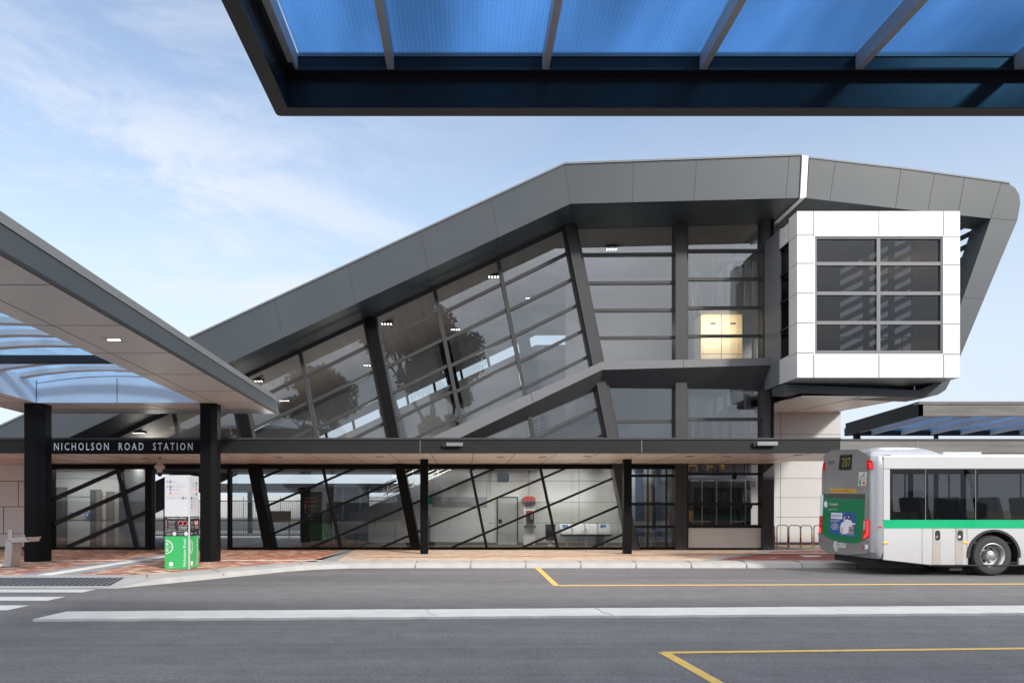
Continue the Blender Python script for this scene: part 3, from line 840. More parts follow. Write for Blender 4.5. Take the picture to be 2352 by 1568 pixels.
# stair wall and stair
sw = MB().slab([(846, 1251.5), (846, 1199), (1400, 957), (1560, 957), (1560, 1251.5)], 27.0, 27.2).build("stair_wall", M['white_clad'], ST)
f = MB()
for y in (1104, 1153, 1200): f.rect(max(846, 1400 - (y - 957) * 2.29 + 6), y - .5, 1560, y + .5, 26.994, 27.01)
for xx, y0 in ((908, 1200), (1118, 1104), (1215, 1060), (1330, 1000), (1420, 960)): f.rect(xx - .5, y0, xx + .5, 1248, 26.994, 27.01)
f.build("panel_joint", M['joint_pale'], sw)
MB().rect(846, 1245, 1560, 1251.5, 26.97, 27.0).build("skirting", M['int_dark'], sw)
stair = MB().slab([(800, 1218), (1392, 960), (1392, 925), (800, 1183)], 25.7, 26.95).build("stair_flight", M['int_dark'], ST)
f = MB()
for o in (12, 20, 28, 46):
    f.bar((880, 1148 - o + 9), (1392, 925 - o + 9), 2.0, 25.75, 25.79)
for k in range(18):
    xx = 890 + k * 29; yb = 1148 - (xx - 880) * .4355
    f.rect(xx - 1, yb - 40, xx + 1, yb + 10, 25.74, 25.8)
f.build("stair_rail", M['steel'], stair)
rc = MB().rect(988, 1140, 1121, 1244, 26.93, 27.0).build("wall_niche", M['int_grey'], sw)
MB().rect(990, 1141, 1119, 1163, 26.9, 26.935).build("niche_shutter", M['int_mid'], rc)
d1 = MB().rect(1141, 1140, 1190, 1250, 26.9, 26.99).build("door_frame", M['frame_gr'], sw)
MB().rect(1144, 1143, 1187, 1250, 26.88, 26.93).build("door", M['door_grey'], d1)
MB().rect(1145, 1192, 1153, 1201, 26.86, 26.885).build("door_lock", M['frame_dk'], d1)
# lift tower
MB().rect(1300, 480, 1780, 1252, 29.4, 29.6).build("rear_wall", M['int_grey'], ST)
MB().box(X_(1385, DG), X_(1778, DG), 24.15, 30.9, 6.35, 6.62).build("upper_floor", M['int_mid'], ST)
MB().rect(1402, 900, 1560, 1040, 26.6, 26.7).build("landing_wall", M['int_grey'], ST)
lt = MB()
for xx in (1592, 1612, 1640, 1646, 1663, 1669, 1714, 1722): lt.rect(xx - 1.8, 596, xx + 1.8, 712, 25.4, 25.5).rect(xx - 1.8, 905, xx + 1.8, 1040, 25.4, 25.5)
lt.rect(1625, 590, 1710, 596, 27.35, 27.45)
for xx in (1622, 1658, 1690): lt.rect(xx, 563, xx + 14, 566, 27.3, 27.4); lt.rect(xx, 570, xx + 14, 577, 27.3, 27.4)
for xx in (1600, 1735): lt.rect(xx - 4, 505, xx + 4, 1060, 28.6, 28.8)
lt.build("lift_guide_rail", M['white_clad'], ST)
MB().rect(1606, 735, 1616, 1200, 27.2, 27.25).build("lift_cable", M['steel'], ST)
car = MB().rect(1610, 720, 1705, 824, 26.6, 27.3).build("lift_car", mat("cream lift panel", (0.80, 0.70, 0.52), 0.4), ST)
f = MB()
f.rect(1656.3, 722, 1657.6, 823, 26.594, 26.61); f.rect(1612, 771, 1703, 773, 26.594, 26.61); f.rect(1612, 812, 1703, 813, 26.594, 26.61)
for xx in (1632, 1678): f.rect(xx, 741, xx + 12, 744.5, 26.58, 26.61)
f.build("car_joint", M['joint'], car)
MB().rect(1606, 713, 1709, 720, 26.45, 27.4).build("car_roof", M['frame_lt'], car)
la = bpy.data.lights.new("lift_lamp", 'AREA'); la.energy = 20; la.color = (1, .82, .55); la.size = 1.2
lo = bpy.data.objects.new("lift_lamp", la); COL.objects.link(lo); lo.parent = ST
lo.location = Vector((X_(1657, 26), 25.6, 8.6)) - ST.location; lo.rotation_euler = (rad(65), 0, 0)
# lift pit machinery behind the lower window
mc = MB()
for xx in (1585, 1611, 1640, 1650, 1688, 1714, 1722): mc.rect(xx - 2.5, 1062, xx + 2.5, 1214, 25.0, 25.1)
for y in (1096, 1163): mc.rect(1580, y - 4, 1728, y + 4, 24.9, 25.3)
mc.rect(1640, 1100, 1672, 1210, 25.2, 25.6); mc.rect(1722, 1098, 1735, 1118, 24.9, 25.1); mc.rect(1700, 1100, 1722, 1210, 25.3, 25.6)
mc.build("lift_machinery", M['black'], ST)
mc = MB()
for xx in (1613, 1646, 1679, 1712): mc.rect(xx - 1, 1100, xx + 1, 1205, 24.86, 24.9)
mc.rect(1587, 1102, 1606, 1105, 24.86, 24.9); mc.rect(1614, 1102, 1640, 1105, 24.86, 24.9); mc.rect(1690, 1104, 1712, 1107, 24.86, 24.9)
for a in ((1585, 1196, 1630, 1198), (1682, 1196, 1708, 1198)): mc.rect(*a, 24.86, 24.9)
mc.build("lift_rail", M['steel'], ST)
yb_ = mat("yellow machine paint", (0.75, 0.42, 0.03), 0.5)
mc = MB()
mc.rect(1580, 1066, 1602, 1069, 24.85, 24.9); mc.rect(1599, 1066, 1602, 1082, 24.85, 24.9); mc.rect(1580, 1066, 1583, 1082, 24.85, 24.9)
mc.rect(1624, 1065, 1628, 1080, 24.85, 24.9); mc.rect(1632, 1068, 1637, 1074, 24.85, 24.9); mc.rect(1656, 1065, 1664, 1079, 24.85, 24.9)
mc.rect(1585, 1173, 1592, 1195, 24.84, 24.89)
mc.build("buffer_frame", yb_, ST)
MB().rect(1588, 1062, 1725, 1214, 25.7, 25.8).build("lift_pit_wall", M['int_dark'], ST)
MB().rect(1550, 1055, 1780, 1252, 26.6, 26.7).build("lift_wall", M['white_clad'], ST)
# lift lobby
MB().rect(1440, 1062, 1562, 1254, 25.6, 25.8).build("lobby_wall", M['int_mid'], ST)
ldo = MB().rect(1478, 1112, 1500, 1254, 25.5, 25.6).build("lobby_door", M['door_wood'], ST)
nb = mat("navy blue panel", (0.015, 0.035, 0.09), 0.4)
MB().rect(1460, 1066, 1476, 1250, 25.48, 25.58).build("lobby_panel", nb, ST)
MB().rect(1508, 1066, 1519, 1250, 25.48, 25.58).build("lobby_panel", nb, ST)
f = MB().rect(1519, 1066, 1550, 1088, 25.5, 25.58); f.rect(1477, 1066, 1496, 1088, 25.5, 25.58)
f.build("lobby_window", mat("frosted pane", (0.35, 0.42, 0.52), 0.5), ST)
# rear side of the concourse
rear = MB()
def RU(x): return 698 + .465 * (1231 - x) if x < 1231 else 698 - .026 * (x - 1231)
rear.slab([(330, RU(330)), (1231, RU(1231)), (1600, RU(1600)), (1600, 766), (1231, 768), (330, RU(330) + 72)], 32.2, 32.4)
rear.build("rear_bulkhead", M['int_mid'], ST)
MB().slab([(1231, 792), (1600, 790), (1600, 1040), (700, 1040), (700, 1038)], 32.2, 32.4).build("rear_parapet", M['int_grey'], ST)
f = MB()
for o in (100, 128, 156, 190, 224):
    xl_ = max(560, 1231 - (1066 - 698 - o) / .465)
    f.bar((xl_, RU(xl_) + o), (1231, RU(1231) + o), 6, 32.3, 32.36)
for xx in range(560, 1240, 62):
    yt_ = RU(xx) + 60; yb2 = min(RU(xx) + 320, 1066)
    if yb2 - yt_ > 15: f.bar((xx, yt_), (xx + .2 * (yb2 - yt_), yb2), 6, 32.25, 32.3)
f.build("rear_mullion", M['frame_gr'], ST)
for x0, y0 in ((1005, 760), (1180, 690), (860, 830)):
    MB().bar((x0, y0 - 40), (x0 + 75, 1060), 26, 31.6, 32.0).build("rear_column", M['frame_dk'] if x0 < 1100 else M['frame_gr'], ST)

# ceiling lining under the roof slab
f = MB()
za_, zb_ = Z_(468, DF) - (X_(1310, DF) - X_(200, DF)) * .465 - .012, Z_(468, DF) - .012
xa_, xb_, xc_ = X_(200, DF), X_(1310, DF), X_(1815, DF)
zc_ = zb_ + (xc_ - xb_) * .026
f.add([(xa_, 24.1, za_), (xb_, 24.1, zb_), (xb_, 32.15, zb_), (xa_, 32.15, za_), (xc_, 24.1, zc_), (xc_, 32.15, zc_)], [(0, 1, 2, 3), (1, 4, 5, 2)])
f.build("ceiling_lining", M['ceil'], ST)
MB().rect(690, 1118, 848, 1253, 30.0, 30.1).build("dark_backing", M['int_dark'], ST)  # dark sheet added to darken the view through these lower panes

# ================================================================== LOW ENTRANCE CANOPY
DL = 19.3
zc0, zc1 = 3.15, 3.58
EC = thing("entrance_canopy", (0, 21, 0.15), "long low dark canopy with a beige soffit, carrying the station name", "canopy")
xr = X_(1480, DL)
fz = MB().box(-26, X_(1930, DL), DL, DL + .12, zc0, zc1 - .05).build("fascia", M['cl_dark'], EC)
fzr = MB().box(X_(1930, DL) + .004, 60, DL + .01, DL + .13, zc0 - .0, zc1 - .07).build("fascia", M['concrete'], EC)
MB().box(-26, X_(1930, DL), DL - .03, 23.86, zc1 - .05, zc1).build("roof_edge", M['frame_gr'], EC)
MB().box(X_(1930, DL) + .004, 60, DL - .02, 22.4, zc1 - .07, zc1 - .03).build("roof_edge", M['fascia'], EC)
MB().box(-26, X_(1778, 23.8), DL + .12, 23.86, zc0, zc0 + .03).build("soffit", M['soffit'], EC)
MB().box(X_(1778, 23.8), 60, DL + .13, 22.4, zc0, zc0 + .03).build("soffit", M['soffit'], EC)
MB().box(X_(1778, 23.8), 60, 22.4, 22.5, zc0, zc1 - .03).build("rear_fascia", M['cl_dark'], EC)
f = MB()
xx = -25.0
while xx < 24:
    f.box(xx, xx + .013, DL + .13, 23.8 if xx < 10.6 else 22.4, zc0 - .004, zc0 + .004); xx += 1.2
f.box(-26, X_(1778, 23.8), 21.9, 21.913, zc0 - .0035, zc0 + .0035)
f.build("soffit_joint", M['joint'], EC)
f = MB()
for px in (965, 1474): f.rect(px - .6, 1005, px + .6, 1040, DL - .006, DL + .01)
f.rect(2107, 1010, 2109, 1036, DL - .0, DL + .02)
f.build("fascia_joint", M['frame_lt'], EC)
for px in (974, 1442.5):
    xcol = X_(px, 21.6)
    c = MB().box(xcol - .125, xcol + .125, 21.6, 21.85, .15, zc0).build("column", M['frame_dk'], EC, bevel=.008)
letters("lettering", "NICHOLSON  ROAD  STATION", (X_(284, DL), DL, Z_(1026, DL)), (1, 0, 0), (0, 0, 1), 17 * DL / F, M['text_white'], EC, width=318 * DL / F, bold=.008, space=1.45)
MB().rect(105, 1012, 459, 1042, DL - .012, DL).build("name_panel", M['frame_dk'], EC)
for o in EC.children:
    if o.name.startswith("lettering"): o.location.y -= .014

def lamp_round(px, py, lit, label, group):
    d = (zc0 - EYE) * F / (CY - py)
    t = thing("ceiling_light", (X_(px, d), d, zc0 - .004), label, "ceiling light", group)
    MB().lathe((X_(px, d), d, zc0 - .012), [(.10, 0), (.13, 0), (.13, .014), (.10, .014)], 20).build("trim_ring", M['frame_lt'], t)
    MB().lathe((X_(px, d), d, zc0 - .008), [(0, 0), (.099, 0)], 20).build("lens", M['lamp_warm'] if lit else M['lamp_off'], t)
    return t
lamp_round(333, 1051, 1, "round lit downlight in the canopy soffit under the station name", "lit downlights in the entrance canopy")
lamp_round(873, 1048, 1, "round lit downlight in the soffit left of the thin black canopy posts", "lit downlights in the entrance canopy")
lamp_round(1348, 1047.5, 1, "round lit downlight in the soffit between the two thin black canopy posts", "lit downlights in the entrance canopy")
lamp_round(1833, 1044.5, 1, "round lit downlight in the soffit between the station and the rear of the bus", "lit downlights in the entrance canopy")
for px, lb in ((640, "unlit round fitting in the canopy soffit right of the tall black posts"), (1150, "unlit round fitting in the soffit right of the first thin black post"), (1246, "unlit round fitting in the soffit above the red topped payphone"), (1585, "unlit round fitting in the soffit left of the lift window"), (1668, "unlit round fitting in the soffit above the lift window")):
    lamp_round(px, 1049 if px < 1400 else 1047, 0, lb, "unlit fittings in the entrance canopy")

def wall_light(px0, px1, py0, py1, m, label):
    t = thing("wall_light", P((px0 + px1) / 2, py1, DL - .05), label, "wall light", "floodlights on the canopy edge")
    MB().rect(px0, py0 + 2, px1 - 6, py1 - 1, DL - .09, DL - .002).build("housing", M['black'], t, bevel=.012)
    MB().rect(px0 + 9, py0, px1, py1 - 3, DL - .15, DL - .092).build("lens", M[m], t, bevel=.01)
wall_light(1016, 1063, 1016, 1027, 'frame_lt', "flat black floodlight on the dark canopy edge above the thin left post")
wall_light(1731, 1787, 1014, 1026, 'frame_lt', "flat floodlight with a pale face on the canopy edge above the lift window")

# ================================================================== LEFT SHELTER CANOPY
s_ = -.0204
def cz(d, h=0.0): return 4.41 + s_ * (d - 18.3) + h
SC = thing("bus_shelter", (-9.2, 18.3, .15), "large grey shelter canopy on two thick black posts at the left", "shelter")
XL, XI0, XI1, XR = -12.95, -11.53, -7.1, -5.58
YN, YI0, YI1, YF = 3.6, 5.2, 18.3, 20.1
TH = .49
def ringbeam(a, b, c, d_, h0=0., h1=TH):
    m = MB()
    q = [a, b, c, d_]
    return m.hexa([(x, y, cz(y, h0)) for x, y in q] + [(x, y, cz(y, h1)) for x, y in q])
def frame_piece(q, nm, m): return ringbeam(*q, 0.02, TH).build(nm, M[m], SC)
right = [(XI1, YI0), (XR, YN), (XR, YF), (XI1, YI1)]
far_ = [(XI0, YI1), (XI1, YI1), (XR, YF), (XL, YF)]
left_ = [(XL, YN), (XI0, YI0), (XI0, YI1), (XL, YF)]
near = [(XL, YN), (XR, YN), (XI1, YI0), (XI0, YI0)]
for q in (right, far_, left_, near):
    fp = frame_piece(q, "roof_frame", 'fascia')
    i = ringbeam(*[(x, y) for x, y in q], 0.0, .018)
    i.build("soffit", M['soffit_grey'], SC)
f = MB()
f.hexa([(XR, YN, cz(YN, TH - .125)), (XR + .015, YN, cz(YN, TH - .125)), (XR + .015, YF + .015, cz(YF, TH - .125)), (XR, YF + .015, cz(YF, TH - .125)),
        (XR, YN, cz(YN, TH + .012)), (XR + .015, YN, cz(YN, TH + .012)), (XR + .015, YF + .015, cz(YF, TH + .012)), (XR, YF + .015, cz(YF, TH + .012))])
f.build("roof_flashing", M['fascia_lip'], SC)
f = MB()
f.hexa([(XR - .02, YN, cz(YN, -.012)), (XR + .004, YN, cz(YN, -.012)), (XR + .004, YF, cz(YF, -.012)), (XR - .02, YF, cz(YF, -.012)),
        (XR - .02, YN, cz(YN, .05)), (XR + .004, YN, cz(YN, .05)), (XR + .004, YF, cz(YF, .05)), (XR - .02, YF, cz(YF, .05))])
f.build("drip_edge", M['black'], SC)
f = MB()
def seam(x0, y0, x1, y1, w=.006):
    dv = Vector((x1 - x0, y1 - y0, 0)).normalized(); nv = Vector((-dv.y, dv.x, 0)) * w
    a, b = Vector((x0, y0, 0)), Vector((x1, y1, 0))
    pts = [a + nv, b + nv, b - nv, a - nv]
    f.ext([(p.x, p.y, cz(p.y, -.0035)) for p in pts], (0, 0, .007))
seam(-6.74, YN + .4, -6.74, YF - .6); seam(XI0 - .3, YI0, XI0 - .3, YF - .6)
for d in (7.4, 9.25, 11.14, 12.96, 14.8, 16.65, 18.35): seam(XI1, d, XR, d); seam(XL, d, XI0, d)
seam(XL + .5, 19.3, XR - .5, 19.3)
for xx in (-11.0, -8.9): seam(xx, 18.32, xx + 1.2, YF)
f.build("soffit_joint", M['joint'], SC)
# pale lining of the roof light
hl = .60
def cv(x): t = (x - (XI0 + XI1) / 2) / ((XI1 - XI0) / 2); return .20 * (1 - t * t)
up = MB()
n = 14
lo_ = [(XI0 + (XI1 - XI0) * i / n) for i in range(n + 1)]
up.ext([(x, YI1 - .03, cz(YI1, .0)) for x in (XI0, XI1)] + [(x, YI1 - .03, cz(YI1, hl + .022 + cv(x))) for x in reversed(lo_)], (0, .028, 0))
up.hexa([(XI0 + .002, YI0, cz(YI0, 0)), (XI0 + .03, YI0, cz(YI0, 0)), (XI0 + .03, YI1 - .03, cz(YI1, 0)), (XI0 + .002, YI1 - .03, cz(YI1, 0)),
         (XI0 + .002, YI0, cz(YI0, hl + .04)), (XI0 + .03, YI0, cz(YI0, hl + .04)), (XI0 + .03, YI1 - .03, cz(YI1, hl + .02)), (XI0 + .002, YI1 - .03, cz(YI1, hl + .02))])
up.hexa([(XI1 - .03, YI0, cz(YI0, 0)), (XI1 - .002, YI0, cz(YI0, 0)), (XI1 - .002, YI1 - .03, cz(YI1, 0)), (XI1 - .03, YI1 - .03, cz(YI1, 0)),
         (XI1 - .03, YI0, cz(YI0, hl + .04)), (XI1 - .002, YI0, cz(YI0, hl + .04)), (XI1 - .002, YI1 - .03, cz(YI1, hl + .02)), (XI1 - .03, YI1 - .03, cz(YI1, hl + .02))])
upo = up.build("roof_lining", M['upstand'], SC)
f = MB()
for px in (269,):
    p = P(px, 870, YI1 - .03); f.box(p.x - .008, p.x + .008, YI1 - .036, YI1 - .02, cz(YI1, .01), cz(YI1, hl + .06))
f.box(XI0 + .03, XI0 + .046, YI1 - .037, YI1 - .02, cz(YI1, .01), cz(YI1, hl))
f.strip([(x, YI1 - .036, cz(YI1, hl - .10 + cv(x))) for x in lo_], [(x, YI1 - .036, cz(YI1, hl - .085 + cv(x))) for x in lo_])
f.build("panel_joint", M['joint'], upo)
f = MB()
f.strip([(x, YI0, cz(YI0, hl + .05 + cv(x))) for x in lo_], [(x, YI1, cz(YI1, hl + .03 + cv(x))) for x in lo_])
f.build("roof_sheet", M['poly_pale'], SC)
for d in (17.55, 16.7, 15.15, 14.3, 13.45, 12.6, 11.75, 10.9, 10.05, 9.2, 8.35, 7.5, 6.65):
    m = MB()
    bt = [(x, d, cz(d, hl - .075 + cv(x))) for x in lo_]; tp = [(x, d, cz(d, hl + .035 + cv(x))) for x in lo_]
    m.strip(bt, tp); m.strip([(a, b + .22, c) for a, b, c in bt], [(a, b + .22, c) for a, b, c in tp]); m.strip(bt, [(a, b + .22, c) for a, b, c in bt])
    m.build("rafter", M['rafter'], SC)
MB().box(XI0 + .03, XI1 - .03, 15.85, 16.0, cz(15.9, .50), cz(15.9, .68)).build("roof_beam", M['black'], SC)
for p0, p1 in ((55, 97), (459, 495)):
    x0, x1 = X_(p0, 18.3), X_(p1, 18.3)
    ch = .09
    m = MB()
    if p0 < 100: pl = [(x0, 18.3), (x1 - ch - .05, 18.3), (x1, 18.3 + .14), (x1, 18.72), (x0, 18.72)]
    else: pl = [(x0, 18.3), (x1 - ch - .03, 18.3), (x1, 18.3 + .12), (x1, 18.7), (x0, 18.7)]
    m.ext([(x, y, .15) for x, y in pl], (0, 0, cz(18.5) - .15)).build("column", M['frame_dk'], SC, bevel=.008)
d = 12.0
t = thing("ceiling_light", (X_(262, d), d, cz(d)), "square lit downlight flush in the beige soffit of the left shelter", "ceiling light")
MB().hexa([(X_(262, d) - .15, d - .15, cz(d - .15, -.008)), (X_(262, d) + .15, d - .15, cz(d - .15, -.008)), (X_(262, d) + .15, d + .15, cz(d + .15, -.008)), (X_(262, d) - .15, d + .15, cz(d + .15, -.008)),
           (X_(262, d) - .15, d - .15, cz(d - .15, .002)), (X_(262, d) + .15, d - .15, cz(d - .15, .002)), (X_(262, d) + .15, d + .15, cz(d + .15, .002)), (X_(262, d) - .15, d + .15, cz(d + .15, .002))]).build("frame", M['white_clad'], t)
f = MB()
for i in (-1, 0, 1): f.lathe((X_(262, d) + i * .075, d, cz(d) - .012), [(0, 0), (.034, 0), (.034, .002)], 12)
f.build("lens", M['lamp_white'], t)
for px, py, lb in ((111, 1003 - 0, "small black sensor box under the far edge of the left shelter"),):
    d = 19.2; q = P(112, 945, d); z = cz(d) - .004
    t = thing("sensor", (q.x, d, z), lb, "sensor")
    MB().box(q.x - .06, q.x + .06, d - .05, d + .05, z - .05, z + .003).build("housing", M['black'], t, bevel=.008)
    MB().box(q.x - .09, q.x + .0, d - .04, d + .04, z - .062, z - .051).build("lens", M['frame_gr'], t)

# ================================================================== SHELTER OVERHEAD (over the viewer)
OS = thing("overhead_shelter", (4, -2.6, 0), "near shelter roof overhead with a black rim and translucent blue roof sheets", "shelter")
zr = 4.40
XA, XB_, YA, YB_ = -1.37, 32.0, -5.2, 4.95  # unseen rear and right ends lengthened to darken the road in front
def ring4(m, x0, x1, y0, y1, w, z0, z1):
    m.box(x0, x1, y1 - w, y1, z0, z1); m.box(x0, x1, y0, y0 + w, z0, z1)
    m.box(x0, x0 + w, y0 + w, y1 - w, z0, z1); m.box(x1 - w, x1, y0 + w, y1 - w, z0, z1); return m
m = MB()
co = [(XA + .03, YB_), (XB_, YB_), (XB_, YA), (XA, YA), (XA, YB_ - .03), (XA + .009, YB_ - .009)]
ci = [(XA + .105, YB_ - .105), (XB_ - .1, YB_ - .105), (XB_ - .1, YA + .1), (XA + .105, YA + .1), (XA + .105, YB_ - .105), (XA + .105, YB_ - .105)]
nn = len(co)
for i in range(nn):
    j = (i + 1) % nn
    a, b, c, e = co[i], co[j], ci[j], ci[i]
    fs = [(a[0], a[1], zr), (b[0], b[1], zr), (c[0], c[1], zr), (e[0], e[1], zr)]
    m.add(fs, [(0, 1, 2, 3)] if c != e else [(0, 1, 2)])
    m.add([(a[0], a[1], zr), (b[0], b[1], zr), (b[0], b[1], zr + .365), (a[0], a[1], zr + .365)], [(0, 1, 2, 3)])
m.build("rim", M['rim'], OS)
m = MB()
ring4(m, XA + .06, XB_ - .06, YA + .06, YB_ - .06, .0425, zr + .004, zr + .36)
m.build("rim_lining", M['navy'], OS)
m = MB()
ring4(m, XA + .1035, XB_ - .104, YA + .104, YB_ - .1035, .07, zr + .24, zr + .333)
m.build("gutter", M['navy'], OS)
m = MB(); ring4(m, XA + .104, XB_ - .105, YA + .105, YB_ - .1045, .072, zr + .222, zr + .2385)
m.build("gutter_lip", M['black'], OS)
def bz(y, h): return zr + h + .034 * (y - 4.78)
m = MB()
m.hexa([(XA + .2, YA + .2, bz(YA + .2, .34)), (XB_ - .2, YA + .2, bz(YA + .2, .34)), (XB_ - .2, 4.776, bz(4.776, .34)), (XA + .2, 4.776, bz(4.776, .34)),
        (XA + .2, YA + .2, bz(YA + .2, .352)), (XB_ - .2, YA + .2, bz(YA + .2, .352)), (XB_ - .2, 4.776, bz(4.776, .352)), (XA + .2, 4.776, bz(4.776, .352))])
M['poly_deep'] = polycarb("deep blue polycarbonate sheet", (0.255, 0.465, 0.65), (0.20, 0.33, 0.55), 0.5, rib=210.0)
m.build("roof_sheet", M['poly_deep'], OS)
MB().box(XA + .18, XB_ - .18, 4.768, 4.7765, zr + .315, zr + .338).build("sheet_edge", M['frame_lt'], OS)
for xb in (-1.2, -.526, .557, 1.66, 2.75, 3.86, 4.96, 6.06, 7.16, 8.26, 9.36, 10.46, 11.56, 12.66, 13.76, 14.86, 16, 17.1, 18.2, 19.3, 20.4, 21.5, 22.6, 23.7, 24.8, 25.9, 27, 28.1, 29.2, 30.3):
    w = .024
    ye = 4.80
    m = MB().hexa([(xb - w, YA + .2, bz(YA, .225)), (xb + w, YA + .2, bz(YA, .225)), (xb + w, ye, bz(ye, .225)), (xb - w, ye, bz(ye, .225)),
                   (xb - w, YA + .2, bz(YA, .336)), (xb + w, YA + .2, bz(YA, .336)), (xb + w, ye, bz(ye, .336)), (xb - w, ye, bz(ye, .336))])
    m.build("rafter", M['rafter'], OS)
for xb in (1.9, 8.2, 14.5, 20.8, 27.1):
    MB().box(xb - .12, xb + .12, YA + .25, YA + .49, 0, zr + .24).build("column", M['frame_dk'], OS)
MB().box(XA + .2, XB_ - .2, YA + .22, YA + .5, zr + .02, zr + .22).build("rear_beam", M['black'], OS)

# ================================================================== SHELTER IN THE BACKGROUND, RIGHT
RS = thing("far_shelter", (25, 33, .15), "distant shelter roof with a black raking side beam, above the bus", "shelter")
d0, d1 = 30.0, 35.7
q0, q1 = P(2110, 955, d0), P(1942, 1001, d1)
zt = Z_(922, d0)
MB().box(q0.x, 48, d0, d0 + .2, q0.z, zt - .12).build("fascia", M['concrete'], RS)
MB().box(q0.x - .02, 48, d0 - .04, d0 + .3, zt - .12, zt).build("roof_edge", M['concrete'], RS)
MB().add([q0, Vector((q0.x + .2, d0, q0.z)), Vector((q1.x + .2, d1, q1.z)), q1, Vector((q0.x, d0, zt)), Vector((q0.x + .2, d0, zt)), Vector((q1.x + .2, d1, Z_(972, d1))), Vector((q1.x, d1, Z_(972, d1)))],
         [(0, 1, 2, 3), (4, 5, 6, 7), (0, 1, 5, 4), (1, 2, 6, 5), (2, 3, 7, 6), (3, 0, 4, 7)]).build("side_beam", M['frame_dk'], RS)
def rz(d): return q0.z + (q1.z - q0.z) * (d - d0) / (d1 - d0)
m = MB().hexa([(q0.x + .2, d0 + .2, rz(d0) + .28), (48, d0 + .2, rz(d0) + .28), (48, d1, rz(d1) + .28), (q1.x + .2, d1, rz(d1) + .28), (q0.x + .2, d0 + .2, rz(d0) + .3), (48, d0 + .2, rz(d0) + .3), (48, d1, rz(d1) + .3), (q1.x + .2, d1, rz(d1) + .3)])
m.build("roof_sheet", M['poly_pale'], RS)
xx = q0.x + 1.3
while xx < 46:
    MB().hexa([(xx, d0 + .2, rz(d0) + .06), (xx + .06, d0 + .2, rz(d0) + .06), (xx + .06, d1, rz(d1) + .06), (xx, d1, rz(d1) + .06), (xx, d0 + .2, rz(d0) + .27), (xx + .06, d0 + .2, rz(d0) + .27), (xx + .06, d1, rz(d1) + .27), (xx, d1, rz(d1) + .27)]).build("rafter", M['rafter'], RS)
    xx += 1.55
MB().box(q1.x, 48, d1, d1 + .12, q1.z + .02, q1.z + .42).build("rear_beam", M['navy'], RS)
for px, w in ((1968, .14), (2150, .06)):
    q = P(px, 990, d1 - .3)
    MB().box(q.x - w, q.x + w, d1 - .4, d1 - .2, .0, rz(d1) + .05).build("column", M['frame_dk'], RS)

# ================================================================== BUS
BS = thing("bus", (15.4, 17.15, 0), "white city bus with a green stripe, grey rear and green advert panel", "bus")
bus_white = mat("white bus paint", (0.50, 0.505, 0.515), 0.22, var=0.02, scale=0.6, coat=0.4)
nt_ = bus_white.node_tree; b_ = nt_.nodes['Principled BSDF']      # road dirt along the skirts
src_ = b_.inputs['Base Color'].links[0].from_socket
tc_ = N(nt_, 'ShaderNodeTexCoord'); sp_0 = N(nt_, 'ShaderNodeSeparateXYZ'); nt_.links.new(tc_.outputs['Object'], sp_0.inputs[0])
mz_ = N(nt_, 'ShaderNodeMapRange'); mz_.inputs[1].default_value = 0.95; mz_.inputs[2].default_value = 0.25; mz_.inputs[3].default_value = 0.0; mz_.inputs[4].default_value = 0.42
nt_.links.new(sp_0.outputs[2], mz_.inputs[0])
nz_ = N(nt_, 'ShaderNodeTexNoise', Scale=5.0, Detail=7.0, Roughness=0.7); mp_ = N(nt_, 'ShaderNodeMapping'); mp_.inputs['Scale'].default_value = (1.0, 1.0, .35)
nt_.links.new(tc_.outputs['Object'], mp_.inputs[0]); nt_.links.new(mp_.outputs[0], nz_.inputs['Vector'])
mu_ = N(nt_, 'ShaderNodeMath'); mu_.operation = 'MULTIPLY'; nt_.links.new(mz_.outputs[0], mu_.inputs[0]); nt_.links.new(nz_.outputs[0], mu_.inputs[1])
mx_ = N(nt_, 'ShaderNodeMixRGB'); mx_.inputs[2].default_value = (0.20, 0.175, 0.15, 1)
nt_.links.new(mu_.outputs[0], mx_.inputs[0]); nt_.links.new(src_, mx_.inputs[1]); nt_.links.new(mx_.outputs[0], b_.inputs['Base Color'])
bus_silver = mat("silver bus paint", (0.36, 0.37, 0.40), 0.3, metal=0.35, var=0.015, scale=.4, rvar=.02, coat=0.3)
bus_grey = mat("grey bus paint", (0.27, 0.275, 0.29), 0.25, metal=0.3, var=0.05, coat=0.4)
bus_green = mat("bright green paint", (0.0, 0.38, 0.16), 0.3, var=0.03, coat=0.3)
bus_dgreen = mat("deep green panel", (0.0, 0.17, 0.07), 0.35, var=0.04)
bus_black = mat("black rubber trim", (0.015, 0.015, 0.016), 0.6)
lamp_red = mat("red lamp lens", (0.62, 0.012, 0.02), 0.15, var=0.15, scale=30, coat=0.5)
lamp_red_lit = emit("lit red lamp", (0.9, 0.03, 0.03), 0.55)
amber = mat("amber marker lens", (0.9, 0.42, 0.02), 0.25)
bus_glass = glass("tinted bus glass", (0.56, 0.56, 0.56), 0.04, wave=0.25)
YS, YO = 15.95, 18.35
XRR, XFR = 9.50, 21.4
S = F / YS
def bx(px): return (px - CX) / S
def bz_(py): return EYE + (CY - py) / S
XC = bx(2029)
z_sk, z_wb, z_wt, z_rt = bz_(1296), bz_(1193), bz_(1076), bz_(1047)

